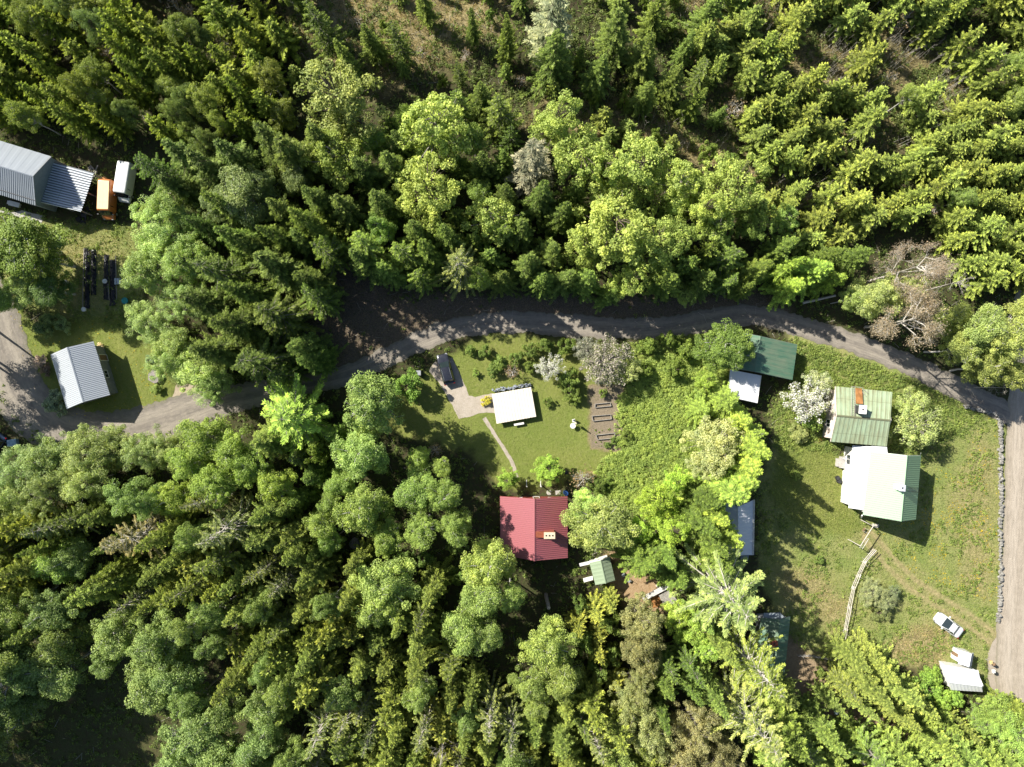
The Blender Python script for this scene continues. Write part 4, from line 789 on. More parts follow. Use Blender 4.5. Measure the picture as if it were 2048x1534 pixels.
def spruce(seed, Ht, Rd, whorls, per, tw, droop=.25, open_=0.0, shape=.85, twl=.40, wdt=.055, stp=.17, bark=None, br=1.0):
    r = np.random.default_rng(seed); segs = [((0, 0, -.3), (0, 0, Ht*.5), Ht*.013+.05, Ht*.008+.03), ((0, 0, Ht*.5), (0, 0, Ht), Ht*.008+.03, .015)]; bs = []
    Cn = []; Ax = []; Ln = []; lv = []; Wd = []; ph1, ph2 = r.uniform(0, 6.28, 2)
    for i in range(whorls):
        t = (i+.5)/whorls; z = Ht*(.10+.89*t); rad = Rd*((1-t)**shape)*.97+.10; k = max(4, int(per*(.65+.6*(1-t))))
        a0 = r.uniform(0, 6.28)
        for j in range(k):
            if r.random() < .1: continue
            a = a0+6.283*j/k+r.normal(0, .18); L = rad*r.uniform(.6, 1.15)*(1 if r.random() > .12 else 1.28)*(1+.2*math.sin(2*a+ph1)+.13*math.sin(3*a+ph2+z)); dirv = np.array([math.cos(a), math.sin(a), 0.0]); zt = z+r.normal(0, .08)
            el = .25-.5*(1-t)*1.0*droop*2  # upper branches rise, lower droop
            m = max(4, int(L/stp)); s = (np.arange(m)+.6)/m
            if open_ > 0: s = s[s > open_*r.uniform(.6, 1.2)*(1 if L > 1.5 else .3)]
            if len(s) == 0: continue
            arc = el*s*L - droop*L*.35*s*s + .10*L*np.maximum(0, s-.7)**1.0*1.5
            P = dirv*(s*L)[:, None]; P[:, 2] = zt+arc
            segs_p = (0, 0, zt); md = tuple(dirv*L*.55+np.array([0, 0, zt+el*L*.55-droop*L*.1])); segs.append((segs_p, md, (.014+.011*L)*br, (.010+.006*L)*br)); segs.append((md, tuple(dirv*L*.98+np.array([0, 0, zt+el*L*.98-droop*L*.33])), (.010+.006*L)*br, .008))
            side = np.array([-math.sin(a), math.cos(a), 0.0])
            for sg in (-1, 1):
                for q in range(tw):
                    ln = (twl*(1.15-s*.75))*(.55+.45*min(1, L/1.6))*r.uniform(.7, 1.25, len(s)); th = r.uniform(.55, .95, len(s))
                    dv = dirv*np.cos(th)[:, None]+side*(sg*np.sin(th))[:, None]; dv[:, 2] += r.normal(-.12, .22, len(s))
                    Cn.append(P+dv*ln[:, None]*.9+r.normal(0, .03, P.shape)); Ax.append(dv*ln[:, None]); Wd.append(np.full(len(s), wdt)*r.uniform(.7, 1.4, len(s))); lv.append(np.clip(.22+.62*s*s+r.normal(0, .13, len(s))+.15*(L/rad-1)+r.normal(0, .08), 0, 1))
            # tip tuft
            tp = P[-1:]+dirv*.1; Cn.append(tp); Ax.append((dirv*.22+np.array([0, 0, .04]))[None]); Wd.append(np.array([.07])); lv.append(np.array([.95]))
    Cn = np.concatenate(Cn); Ax = np.concatenate(Ax); Wd = np.concatenate(Wd); lv = np.concatenate(lv)
    sd = unit(np.cross(Ax, np.array([0, 0, 1.0])+r.normal(0, .55, Ax.shape)))
    cr = quads(Cn, Ax, sd*Wd[:, None], lv)
    sd2 = unit(np.cross(Ax, sd)); cr2 = quads(Cn, Ax*.9, sd2*Wd[:, None]*.8, lv*.9)
    V, F, L = cat([cr, cr2]); tv = tubes(segs)
    return npmesh('spruce_crown', V, F, NEEDLE, {'lv': L}, link=False), npmesh('spruce_trunk', tv[0], tv[1], bark or BARK, link=False), Ht, Rd
def broad(seed, Ht, Rd, clumps, leaves, size=.20, z0=.28, cr=(.55, 1.1), flat=1.0, droop=.0, bark=BARK, top=.7, lobes=5, hollow=.45, blossom=0.0, density=1.0, petal=None):
    r = np.random.default_rng(seed); segs = []; zc = Ht*(z0+1)/2; hz = Ht*(1-z0)/2
    # irregular envelope from several lobes
    lob = [(np.array([math.cos(a)*Rd*.42*r.uniform(.6, 1.2), math.sin(a)*Rd*.42*r.uniform(.6, 1.2), zc+r.uniform(-.45, .55)*hz]), r.uniform(.50, .70)*Rd, r.uniform(.45, .65)*hz) for a in np.linspace(0, 6.283, lobes, endpoint=False)+r.uniform(0, 1)]
    lob.append((np.array([r.normal(0, .1)*Rd, r.normal(0, .1)*Rd, zc+hz*.42]), Rd*.55*top/.7, hz*.58)); lob.append((np.array([0, 0, zc-.2*hz]), Rd*.75, hz*.7))
    Cn = []; Nn = []; lv = []; trunk = []; p = np.array([0, 0, -.3]); rad = Ht*.013+.05
    for k in range(5):
        q = np.array([r.normal(0, .04)*Ht*.25, r.normal(0, .04)*Ht*.25, Ht*.9*(k+1)/5]); segs.append((tuple(p), tuple(q), rad, rad*.75)); trunk.append((p, q)); p = q; rad *= .75
    clumps = int(clumps*1.9); leaves = leaves*1.0; size = size*.76; cr = (cr[0]*.62, cr[1]*.80)
    for i in range(clumps):
        c0, rx, rz = lob[i % len(lob)]; d = unit(r.normal(0, 1, 3)); d[2] = abs(d[2])*.9-.25 if r.random() < .8 else d[2]; u = hollow+(1-hollow)*r.random()**.6
        c = c0+d*np.array([rx, rx, rz])*u*.92; cs = r.uniform(*cr)*(.75+.25*Rd/3.5)
        m = int(leaves*r.uniform(.6, 1.3)*density); dd = unit(r.normal(0, 1, (m, 3))); rr_ = cs*(.35+.65*r.random(m)**.5)
        off = dd*rr_[:, None]*np.array([1, 1, .72*flat]); off[:, 2] -= droop*r.random(m)*cs*1.2
        Cn.append(c+off); nn = unit(dd*.8+np.array([0, 0, .5])+r.normal(0, .55, (m, 3))); Nn.append(nn)
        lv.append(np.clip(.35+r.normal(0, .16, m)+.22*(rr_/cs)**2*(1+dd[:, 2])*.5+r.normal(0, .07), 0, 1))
        zb = max(Ht*.18, min(Ht*.85, c[2]-np.hypot(c[0], c[1])*.75)); b = np.array([0, 0, zb]); mid = (b+c)/2+np.array([0, 0, .12*np.linalg.norm(c-b)])+r.normal(0, .1, 3); w0 = .015+.018*np.linalg.norm(c-b)
        segs += [(tuple(b), tuple(mid), w0, w0*.6), (tuple(mid), tuple(c), w0*.6, .012)]
        for _ in range(2):
            e = c+unit(r.normal(0, 1, 3))*cs*.9; segs.append((tuple(c*.9+mid*.1), tuple(e), .014, .006))
    Cn = np.concatenate(Cn); Nn = np.concatenate(Nn); lv = np.concatenate(lv); m = len(Cn)
    t1 = unit(np.cross(Nn, r.normal(0, 1, (m, 3)))); t2 = np.cross(Nn, t1); s = size*r.uniform(.6, 1.3, m)
    tv = tubes(segs); pm = None
    if blossom:   # part of the faces are petals
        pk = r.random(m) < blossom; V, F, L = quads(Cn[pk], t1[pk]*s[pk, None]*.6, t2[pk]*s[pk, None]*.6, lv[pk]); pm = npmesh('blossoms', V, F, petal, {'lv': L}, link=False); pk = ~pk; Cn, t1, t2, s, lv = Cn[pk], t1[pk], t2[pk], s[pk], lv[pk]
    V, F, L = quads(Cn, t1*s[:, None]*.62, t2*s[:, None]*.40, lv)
    return npmesh('crown', V, F, LEAF, {'lv': L}, link=False), npmesh('trunk', tv[0], tv[1], bark, link=False), Ht, Rd, pm
def bare(seed, Ht, Rd, depth=4, bark=PALE, buds=0, bcol=.5):
    r = np.random.default_rng(seed); segs = []; tips = []
    def grow(p, d, L, rad, k):
        q = p+d*L; segs.append((tuple(p), tuple(q), rad, rad*.65))
        if k == 0: tips.append(q); return
        for _ in range(r.integers(3, 5)):
            t = r.uniform(.35, 1.0); nd = unit(d*1.0+r.normal(0, .55, 3)+np.array([0, 0, .12])); grow(p+d*L*t, nd, L*r.uniform(.5, .75), rad*.55, k-1)
    z = Ht*.2; segs.append(((0, 0, -.3), (0, 0, z), Ht*.016+.04, Ht*.014+.03)); segs.append(((0, 0, z), (0.2, 0.1, Ht*.9), Ht*.014+.03, .02))
    for i in range(11 if depth >= 4 else 14):
        a = r.uniform(0, 6.28); zz = Ht*(.25+.6*r.random()); o = np.array([math.cos(a), math.sin(a), r.uniform(.2, .8)]); grow(np.array([0, 0, zz]), unit(o), Rd*.5*(1.2-zz/Ht*.6), (.05+.004*Ht) if depth > 3 else .028, depth-1)
    tv = tubes(segs, 3); out = npmesh('branches', tv[0], tv[1], bark, link=False)
    if not buds: return None, out, Ht, Rd
    T = np.array(tips); ends = np.concatenate([T]+[T+r.normal(0, .32, T.shape) for _ in range(buds)]); m = len(ends); n = unit(r.normal(0, 1, (m, 3))+np.array([0, 0, .6])); t1 = unit(np.cross(n, r.normal(0, 1, (m, 3)))); t2 = np.cross(n, t1); s = r.uniform(.08, .19, m)
    V, F, L = quads(ends, t1*s[:, None]*.6, t2*s[:, None]*.4, np.clip(r.normal(.5, .2, m), 0, 1)); return npmesh('crown', V, F, LEAF, {'lv': L}, link=False), out, Ht, Rd
PR = {
 'sp': [spruce(1, 16, 3.2, 25, 9, 2, .35), spruce(2, 15, 3.0, 23, 9, 2, .45), spruce(3, 17, 3.5, 26, 9, 2, .30), spruce(4, 14, 3.3, 21, 10, 2, .5, .1), spruce(41, 16, 3.4, 22, 9, 2, .4, .1, .7), spruce(42, 15, 3.1, 24, 8, 2, .3, 0, 1.0), spruce(46, 16, 3.5, 15, 9, 2, .28, .15, .6, .38, .055, .15, GREYBARK, 1.2), spruce(47, 15, 3.4, 14, 9, 2, .2, .12, .55, .36, .055, .15, GREYBARK, 1.2)],
 'ys': [spruce(5, 7.5, 1.7, 17, 9, 3, .1, 0, .65, .24, .04, .14), spruce(6, 7, 1.6, 15, 9, 3, .15, 0, .6, .24, .04, .14), spruce(7, 8, 1.8, 18, 9, 3, .05, 0, .7, .25, .04, .14), spruce(8, 6, 1.6, 14, 9, 3, .2, 0, .55, .24, .04, .14), spruce(43, 7, 1.8, 16, 8, 3, .0, 0, .6, .26, .045, .14)],
 'bs': [spruce(9, 19, 5.2, 17, 9, 2, .30, .36, .58, .40, .055, .15, PALE, 1.5), spruce(10, 18, 4.8, 16, 9, 2, .25, .32, .55, .38, .055, .15, PALE, 1.4)],
 'bi': [broad(11, 14, 3.6, 64, 210, .20, .25, (.6, 1.2), 1, .2, BIRCHBARK), broad(12, 15, 3.4, 60, 220, .19, .22, (.6, 1.2), 1, .25, BIRCHBARK), broad(13, 13, 3.8, 70, 200, .20, .3, (.6, 1.1), 1, .15, BIRCHBARK), broad(14, 14, 3.5, 60, 220, .19, .25, (.55, 1.3), 1, .2, BIRCHBARK, lobes=4)],
 'ye': [broad(15, 16, 4.2, 64, 120, .26, .25, (.5, 1.1), 1, 0, BARK, lobes=6), broad(16, 15, 4.0, 60, 130, .27, .25, (.45, 1.1), 1, 0, GREYBARK, lobes=6), broad(17, 16, 4.4, 72, 110, .26, .22, (.5, 1.0), 1, .05, BARK, lobes=7)],
 'wi': [broad(18, 10, 4.5, 76, 230, .17, .12, (.6, 1.1), 1, .1, GREYBARK, lobes=7), broad(19, 9, 4.3, 80, 220, .18, .1, (.6, 1.0), 1, .1, GREYBARK, lobes=8)],
 'sh': [broad(20, 2.6, 1.6, 24, 120, .15, .05, (.35, .6), 1, 0, BARK, lobes=5), broad(21, 2.2, 1.5, 22, 120, .16, .05, (.35, .6), 1, 0, BARK, lobes=4), broad(22, 3.0, 1.5, 26, 110, .16, .05, (.35, .6), 1, 0, BARK, lobes=4)],
 'ap': [broad(23, 5.5, 3.4, 60, 90, .15, .2, (.4, .8), 1, 0, GREYBARK, lobes=7, hollow=.5), broad(24, 5, 3.2, 56, 95, .15, .2, (.4, .8), 1, 0, GREYBARK, lobes=6)],
 'wa': [broad(44, 5.5, 3.4, 60, 90, .15, .2, (.4, .8), 1, 0, GREYBARK, lobes=7, hollow=.5, blossom=.5, petal=PETAL)], 'pa': [broad(45, 5.5, 3.4, 60, 80, .15, .2, (.4, .8), 1, 0, GREYBARK, lobes=7, hollow=.5, blossom=.42, petal=PETALP)],
 'pi': [broad(25, 15, 2.8, 46, 150, .16, .35, (.5, .9), .8, 0, GREYBARK, lobes=5), spruce(26, 15, 2.4, 20, 7, 2, .2, .25, .6, .40)],
 'tn': [bare(27, 17, 8.0, 5, PALE, 7), bare(28, 16, 7.0, 5, PALE, 7)],
 'de': [bare(29, 12, 4.0, 3, PALE), bare(30, 11, 3.6, 3, PALE)],
 'sa': [bare(31, 5, 1.5, 3, PALE, 1), bare(32, 5.5, 1.6, 3, PALE, 1)],
}
COL = {'sp': (.19,.265,.055), 'ys': (.24,.31,.075), 'bs': (.26,.34,.10), 'bi': (.24,.34,.08), 'ye': (.38,.47,.09), 'wi': (.30,.40,.15), 'sh': (.20,.29,.065), 'ap': (.34,.42,.17), 'pi': (.28,.32,.17), 'tn': (.40,.31,.21), 'de': (.4,.35,.3), 'sa': (.24,.19,.10)}
COL['wa'] = (.34,.40,.18); COL['pa'] = (.26,.30,.14)
BOOST = (1.45, 1.42, 1.4)
NAME = {'wa': ('apple_tree','apple tree'), 'pa': ('apple_tree','apple tree'), 'sp': ('spruce_tree','spruce'), 'ys': ('young_spruce','young spruce'), 'bs': ('spruce_tree','spruce'), 'bi': ('birch_tree','birch'), 'ye': ('aspen_tree','tree'), 'wi': ('willow_tree','willow'), 'sh': ('shrub','shrub'), 'ap': ('apple_tree','apple tree'), 'pi': ('pine_tree','pine'), 'tn': ('bare_tree','bare tree'), 'de': ('dead_tree','dead tree'), 'sa': ('sapling','sapling')}
LOOK = {'wa': ('blossoming apple tree',), 'pa': ('blossoming apple tree',), 'sp': ('green forest spruce',), 'ys': ('slim young spruce',), 'bs': ('broad pale-branched spruce',), 'bi': ('leafy green birch',), 'ye': ('yellow-green leafy tree',), 'wi': ('rounded grey-green willow',), 'sh': ('low leafy shrub',), 'ap': ('pale-leafed apple tree',), 'pi': ('thin grey-green pine',), 'tn': ('tan budding tree',), 'de': ('white dead tree',), 'sa': ('thin brown sapling',)}
GROUP = {'wa': 'apple trees in the gardens', 'pa': 'apple trees in the gardens', 'sp': 'spruces of the surrounding forest', 'ys': 'young spruces in the planted stands', 'bs': 'broad open spruces', 'bi': 'birches around the plots', 'ye': 'bright aspens above the road', 'wi': 'willows along the left yard', 'sh': 'shrubs in yards and clearings', 'ap': 'apple trees in the gardens', 'pi': 'thin pines in the forest', 'tn': 'tan budding trees at the junction', 'de': 'dead trees', 'sa': 'brown saplings'}
MARK = [(160,750,'grey ribbed shed'),(45,350,'grey barn'),(205,400,'orange van'),(250,365,'white van'),(893,738,'black car'),(1028,810,'cream roof'),(1068,1057,'red roof'),(1205,1145,'sage shed'),(1475,1055,'shaded pale roof'),(1535,720,'roadside green roof'),(1548,1310,'dark green outbuilding'),(1725,830,'mossy roof'),(1780,975,'pale green roof'),(1892,1247,'silver car'),(1935,1360,'white shelter'),(1215,850,'vegetable beds'),(1320,1195,'plank table'),(205,560,'black plastic rows'),(1718,1160,'pole fence')]
used = set(); TREES = []; rt = random.Random(11)
TODO = []
MARK += [(0,0,'top left corner'),(2048,0,'top right corner'),(0,1534,'bottom left corner'),(2048,1534,'bottom right corner'),(700,225,'wide pale green tree'),(1065,335,'grey lichened conifer'),(1795,600,'tan budding trees'),(1232,470,'brightest yellow-green tree'),(800,90,'brown clearing at the top'),(885,1490,'white dead spruce'),(1096,1230,'tall cut trunk'),(220,1450,'dark grassy clearing'),(1700,1430,'brown forest track'),(460,1050,'pale-branched lower left spruce'),(1390,300,'tan grass swath'),(1610,790,'white blossoming tree'),(925,530,'pale radiating spruce'),(1450,1185,'largest spreading spruce'),(1900,120,'shaded hollow at upper right'),(735,900,'round birch pair'),(330,480,'pale willow mass'),(1205,725,'pinkish blossoming tree'),(1024,0,'middle of the top edge'),(1024,1534,'middle of the bottom edge'),(0,1130,'left edge below the forest road'),(2048,300,'right edge above the gravel road'),(310,100,'upper left stand centre'),(1650,150,'upper right stand centre')]
ORD = 'nearest,second nearest,third nearest,fourth nearest,fifth nearest,sixth nearest,seventh nearest,eighth nearest,ninth nearest,tenth nearest,eleventh nearest,twelfth nearest,thirteenth nearest,fourteenth nearest,fifteenth nearest,sixteenth nearest,seventeenth nearest,eighteenth nearest,nineteenth nearest,twentieth nearest'.split(',')
def write_labels():
    """every tree: its look, then which one it is, counted outwards from the nearest thing one can find"""
    B = {}
    for t, kind, px, py in TODO:
        mx, my, nm = min(MARK, key=lambda m: (m[0]-px)**2+(m[1]-py)**2); dx, dy = px-mx, py-my
        v = 'above' if dy < 0 else 'below'; h = 'left of' if dx < 0 else 'right of'
        rel = (h if abs(dx) > 2.2*abs(dy) else v if abs(dy) > 2.2*abs(dx) else ('up' if dy < 0 else 'down')+('-left' if dx < 0 else '-right')+' of'); B.setdefault((t['category'], nm, rel), []).append((dx*dx+dy*dy, t, kind))
    for (c, nm, rel), L in B.items():
        L.sort(key=lambda e: e[0]); pl = {'birch': 'birches', 'bare tree': 'bare trees'}.get(c, c+'s')
        for i, (_, t, kind) in enumerate(L):
            look = LOOK[kind][rt.randrange(len(LOOK[kind]))] if False else LOOK[kind][i % len(LOOK[kind])]
            t['label'] = f'{look} {rel} the {nm}' if len(L) == 1 else f'{look}, {ORD[min(i, 19)]} of those {rel} the {nm}'
def plant(kind, px, py, r, h, col=None, label=None, cat_=None, name=None, jit=.14, var=None):
    """px,py: where the crown's middle shows in the photo; r: crown radius in photo pixels; h: height in metres"""
    k = 1-.5*h/H; gx_ = (px-1024)*k; gy_ = (py-767)*k
    crown, trunk, h0, r0, *ex = PR[kind][var if var is not None else rt.randrange(len(PR[kind]))]
    p = Vector((gx_*PX, -gy_*PX, 0)); zz = float(gz(p.x, p.y)[0]); Rw = r*PX*(1-.35*h/H)
    t = bpy.data.objects.new(name or NAME[kind][0], None); C.objects.link(t); t.empty_display_size = .5; t.location = (p.x, p.y, zz)
    s = Rw/r0*rt.uniform(.95, 1.05); t.scale = (s*rt.uniform(.93, 1.07), s*rt.uniform(.93, 1.07), h/h0); t.rotation_euler = (rt.gauss(0, .025), rt.gauss(0, .025), rt.uniform(0, 6.28))
    tag(t, label, cat_ or NAME[kind][1], None if label else GROUP[kind])
    if not label: TODO.append((t, kind, px, py))
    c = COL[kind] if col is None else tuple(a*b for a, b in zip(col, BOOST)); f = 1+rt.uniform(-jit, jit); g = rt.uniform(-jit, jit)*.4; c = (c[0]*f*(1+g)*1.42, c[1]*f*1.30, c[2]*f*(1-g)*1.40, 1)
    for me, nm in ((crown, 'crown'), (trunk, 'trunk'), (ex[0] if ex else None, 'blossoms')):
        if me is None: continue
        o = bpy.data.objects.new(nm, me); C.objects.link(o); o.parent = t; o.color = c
    TREES.append((px, py, r)); return t
def P_(kind, lst, h, **kw):
    for e in lst: plant(kind, e[0], e[1], e[2], e[3] if len(e) > 3 else h, **kw)
LIME = (.255,.335,.08); PALEY = (.36,.41,.19); OLIVE = (.225,.25,.11); YG = (.22,.30,.045); BR = (.20,.29,.07); DK = (.09,.14,.035); GW = (.21,.30,.12); MOD = (.17,.26,.06)
# hand-placed trees (crown centre px, radius px, height m)
P_('ye', [(883,275,72,17),(872,392,76,17),(988,440,56,14),(1108,268,56,16),(1150,322,70,16),(1200,350,50,15),(1278,345,72,15),(1345,375,56,15),(1445,388,74,16),(1232,475,92,17),(1300,500,66,15),(1172,505,50,14),(1250,568,40,12),(1365,592,26,6),(1230,400,50,14),(1390,430,44,14)], 15, col=LIME, jit=.07)
plant('ye', 700, 225, 92, 17, (.22,.27,.075), 'very wide pale green tree with thin leaves in the upper middle', 'tree')
plant('ye', 690, 330, 60, 15, (.19,.27,.055)); plant('ye', 1340, 480, 50, 14, (.20,.27,.06))
plant('ye', 1420, 470, 45, 13, (.19,.26,.06)); plant('ye', 1500, 460, 36, 11, MOD); plant('ye', 1560, 455, 34, 10, MOD)
plant('pi', 1065, 335, 46, 18, (.22,.24,.16), 'grey lichen-covered thin conifer between the bright yellow-green trees', 'conifer', var=1)
plant('pi', 1100, 50, 55, 17, (.25,.28,.15), 'grey-green sparse conifer at the top edge, middle of the photo', 'conifer', var=1)
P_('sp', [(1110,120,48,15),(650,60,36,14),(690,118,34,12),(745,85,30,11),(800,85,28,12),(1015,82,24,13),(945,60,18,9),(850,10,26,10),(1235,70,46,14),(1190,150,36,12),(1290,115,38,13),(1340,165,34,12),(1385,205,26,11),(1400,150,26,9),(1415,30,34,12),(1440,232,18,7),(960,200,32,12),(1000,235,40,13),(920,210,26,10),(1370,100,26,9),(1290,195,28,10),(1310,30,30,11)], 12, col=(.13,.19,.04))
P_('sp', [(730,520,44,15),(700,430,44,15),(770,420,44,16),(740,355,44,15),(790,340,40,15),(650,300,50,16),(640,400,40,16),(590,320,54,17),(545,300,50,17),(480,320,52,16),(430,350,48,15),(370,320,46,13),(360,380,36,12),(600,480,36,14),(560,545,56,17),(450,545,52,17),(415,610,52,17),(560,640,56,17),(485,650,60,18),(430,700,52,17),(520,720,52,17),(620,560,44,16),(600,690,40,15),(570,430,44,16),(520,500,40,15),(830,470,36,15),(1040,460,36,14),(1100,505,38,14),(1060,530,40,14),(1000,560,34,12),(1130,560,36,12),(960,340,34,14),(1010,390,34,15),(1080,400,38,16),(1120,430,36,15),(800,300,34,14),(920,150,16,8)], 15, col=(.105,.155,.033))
P_('sp', [(735,500,40,16),(812,505,40,15),(780,540,34,13),(845,560,30,12),(1010,470,30,13),(690,500,24,10)], 14, col=(.17,.25,.05))
plant('bs', 925, 530, 50, 16, (.19,.25,.08), 'pale radiating spruce standing at the slope edge above the road', 'spruce')
P_('bi', [(505,410,58,14),(540,380,36,13),(450,420,40,12),(605,370,34,12)], 13, col=(.15,.20,.07))
P_('wi', [(330,470,62,10),(310,545,62,10),(380,520,52,11),(300,645,50,7),(350,430,44,10),(318,425,34,8),(385,600,50,9),(350,690,44,8),(400,740,60,9),(350,730,44,8),(430,770,40,8)], 9, col=(.27,.37,.13))
P_('bi', [(65,490,72,12),(20,520,50,12),(100,520,50,11)], 12, col=(.13,.19,.035)); plant('wi', 55, 580, 46, 8, (.22,.32,.12)); plant('bi', 110, 580, 40, 9, (.08,.13,.035)); plant('bi', 20, 600, 30, 7, MOD)
P_('sh', [(88,655,24,2.6),(125,650,20,2.2),(100,640,18,2)], 2.4, col=(.17,.25,.10))
plant('sh', 78, 722, 18, 1.4, (.40,.34,.28), 'low bush with pinkish flowers on the left lawn', 'bush'); plant('sh', 92, 738, 14, 1.2, (.2,.16,.12), 'dark little bush beside the pinkish flowering one', 'bush')
plant('sh', 113, 808, 28, 3.0, (.17,.24,.16), 'blue-green bush pressed against the grey ribbed shed', 'bush'); plant('sh', 313, 777, 13, 1.2, (.17,.24,.06)); plant('sh', 298, 720, 12, .9, (.2,.3,.15))
plant('sh', 200, 692, 8, .9, (.6,.55,.4), 'small cream flowering plant at the grey shed corner', 'plant')
# birches south of the road
P_('bi', [(748,812,62,16),(728,905,56,13),(735,850,36,12),(730,790,34,11)], 13, col=(.21,.30,.085))
P_('bi', [(840,915,28,8),(842,975,46,11),(890,985,40,12),(905,1040,38,15),(850,1045,42,12),(738,1012,54,13),(690,960,34,11),(640,1040,34,12),(672,1075,32,11),(665,1005,26,10),(785,1070,36,11),(880,930,24,9)], 12, col=BR)
plant('sh', 815, 770, 38, 5, (.17,.29,.06), 'round leafy bush on the lawn edge left of the black car', 'bush')
P_('bi', [(780,1160,62,14),(760,1200,50,14),(985,1120,56,14),(960,1190,50,14),(930,1250,54,15),(975,1250,40,14),(1090,1280,56,13),(1120,1350,44,12),(1065,1350,40,12),(1075,1390,34,11),(1020,1180,36,12)], 14, col=(.22,.30,.08))
plant('bi', 1196, 1045, 72, 11, (.27,.35,.11), 'big round fluffy light green tree right of the red roof', 'tree'); plant('bi', 1170, 1020, 44, 9, (.30,.42,.12))
P_('ye', [(1310,1000,46,9),(1330,1055,44,10),(1275,1060,32,8),(1350,960,32,8)], 9, col=(.27,.39,.06)); P_('sp', [(1290,1120,50,12),(1330,1110,44,12),(1350,1150,36,11),(1270,1095,34,10)], 12, col=(.12,.19,.035))
plant('wi', 1430, 890, 64, 12, PALEY, 'large very pale yellow-green tree right of the nettle thicket', 'tree', jit=.02); plant('wi', 1410, 930, 40, 10, PALEY)
P_('sp', [(1505,895,46,14),(1490,930,46,14),(1450,980,56,15),(1480,960,44,14),(1425,1020,40,13),(1440,1060,40,14),(1450,800,40,9),(1480,835,36,9),(1500,860,30,9),(1405,820,28,8)], 13, col=(.22,.31,.06))
plant('bi', 1440, 690, 56, 8, (.15,.23,.05)); plant('bi', 1460, 710, 40, 8, (.13,.2,.045)); plant('ye', 1405, 760, 26, 5, (.30,.42,.08)); plant('sh', 1400, 790, 22, 3, MOD)
plant('bs', 1450, 1185, 98, 20, (.24,.31,.10), 'largest spreading spruce with pale branches, right of the plank table', 'spruce', var=0)
plant('bs', 1500, 1330, 64, 20, (.22,.30,.07), 'spreading spruce leaning over the dark green outbuilding', 'spruce', var=1)
plant('bs', 1490, 1430, 72, 21, (.24,.30,.10), 'spreading pale-branched spruce at the bottom edge left of the forest track', 'spruce', var=0)
plant('sp', 1560, 1440, 46, 17, (.19,.26,.05)); plant('sp', 1400, 1240, 30, 12, MOD); plant('sp', 1440, 1290, 40, 15, (.17,.23,.05)); plant('sp', 1420, 1380, 42, 16, (.15,.22,.05)); 
P_('ye', [(1380,1250,40,9),(1350,1225,34,8),(1410,1290,30,9)], 9, col=(.25,.36,.07))
P_('wi', [(1280,1235,42,12),(1280,1290,46,13),(1290,1320,34,12)], 13, col=OLIVE); P_('wi', [(1265,1400,44,13),(1285,1450,46,14),(1270,1365,30,12)], 13, col=(.25,.28,.11))
P_('wi', [(1380,1445,50,14),(1360,1500,56,14),(1430,1500,50,14),(1400,1545,50,14)], 14, col=(.22,.235,.11))
# orchard
plant('pa', 1205, 725, 66, 6, None, 'wide pinkish blossoming tree left of the road bend garden', 'blossoming tree'); plant('ap', 1260, 735, 30, 5, (.30,.36,.14)); plant('wa', 1100, 735, 34, 4.5, None, 'small white blossoming tree above the cream roof corner', 'blossoming tree')
plant('ap', 1170, 700, 30, 4, (.2,.22,.17), 'greyish thin fruit tree at the road side of the lawn', 'tree')
plant('wa', 1610, 800, 52, 5.5, None, 'white blossoming apple tree left of the mossy-roofed house', 'apple tree', jit=.02); plant('ap', 1630, 770, 34, 5, (.38,.42,.24)); plant('sh', 1625, 840, 30, 3, MOD); plant('sh', 1600, 870, 24, 2, (.22,.27,.1))
plant('ap', 1830, 850, 62, 6.5, (.30,.36,.13), 'spreading light green apple tree right of the mossy-roofed house', 'apple tree'); plant('ap', 1820, 810, 40, 5, (.30,.36,.13))
P_('sh', [(1135,760,24,3),(1140,785,20,2.4),(1152,795,16,2),(970,705,16,2.5),(1000,725,22,2.6),(1030,715,18,2.4),(985,740,16,2),(1060,735,16,2),(940,700,14,2),(1060,700,20,2.6),(1090,690,18,2.4),(1205,785,12,1.6),(1252,870,15,1.6),(1095,803,13,1.3),(1228,882,10,1),(1215,890,9,.8)], 2.4)
P_('sh', [(1130,690,22,3),(1300,690,24,3),(1340,680,20,3),(1370,700,24,3),(1290,740,20,2.4),(1350,740,26,3),(1215,965,14,1.4)], 2.6, col=(.13,.2,.04))
plant('sh', 952, 757-10, 10, 1, MOD); plant('sh', 973, 802, 12, .9, (.42,.42,.06), 'yellow flowering plant where the gravel meets the cream roof', 'plant')
P_('ye', [(1018,955,26,4),(1095,940,34,4.5)], 4, col=(.24,.36,.06)); plant('sa', 1165, 958, 34, 3.5); plant('sh', 1195, 970, 20, 2)
P_('sa', [(1025,745,22,3),(870,900,20,3)], 3)
P_('bi', [(-35,1353,60,19),(20,1300,56,18),(-80,1400,60,19),(-30,1450,60,18),(-80,1280,60,19),(-150,1380,62,19),(-220,1430,62,19),(-120,1470,60,19),(-200,1340,60,19),(-150,1290,60,18),(-260,1500,60,19),(-170,1540,60,18),(-100,1560,56,17)], 18, col=(.16,.22,.065))
P_('bi', [(-110,640,56,16),(-100,720,56,15),(-150,690,56,17),(-150,790,56,15),(-90,560,50,14)], 15, col=(.17,.23,.06))
P_('sp', [(620,450,44,19),(570,470,40,18),(655,505,36,18),(1415,1078,40,16),(1395,1045,40,16),(1425,1115,36,15),(1405,1000,34,15),(490,480,44,18),(500,590,46,18),(640,470,36,16),(640,600,36,16),(470,420,40,17),(1640,520,34,13),(1700,520,34,13),(1560,500,34,13),(862,505,34,16),(895,475,36,17),(1170,560,34,14),(1215,590,26,9),(1330,560,36,13),(1400,560,36,12),(1450,520,38,13),(1510,540,36,13),(1090,560,36,13),(1490,580,24,9)], 13, col=(.12,.18,.035))
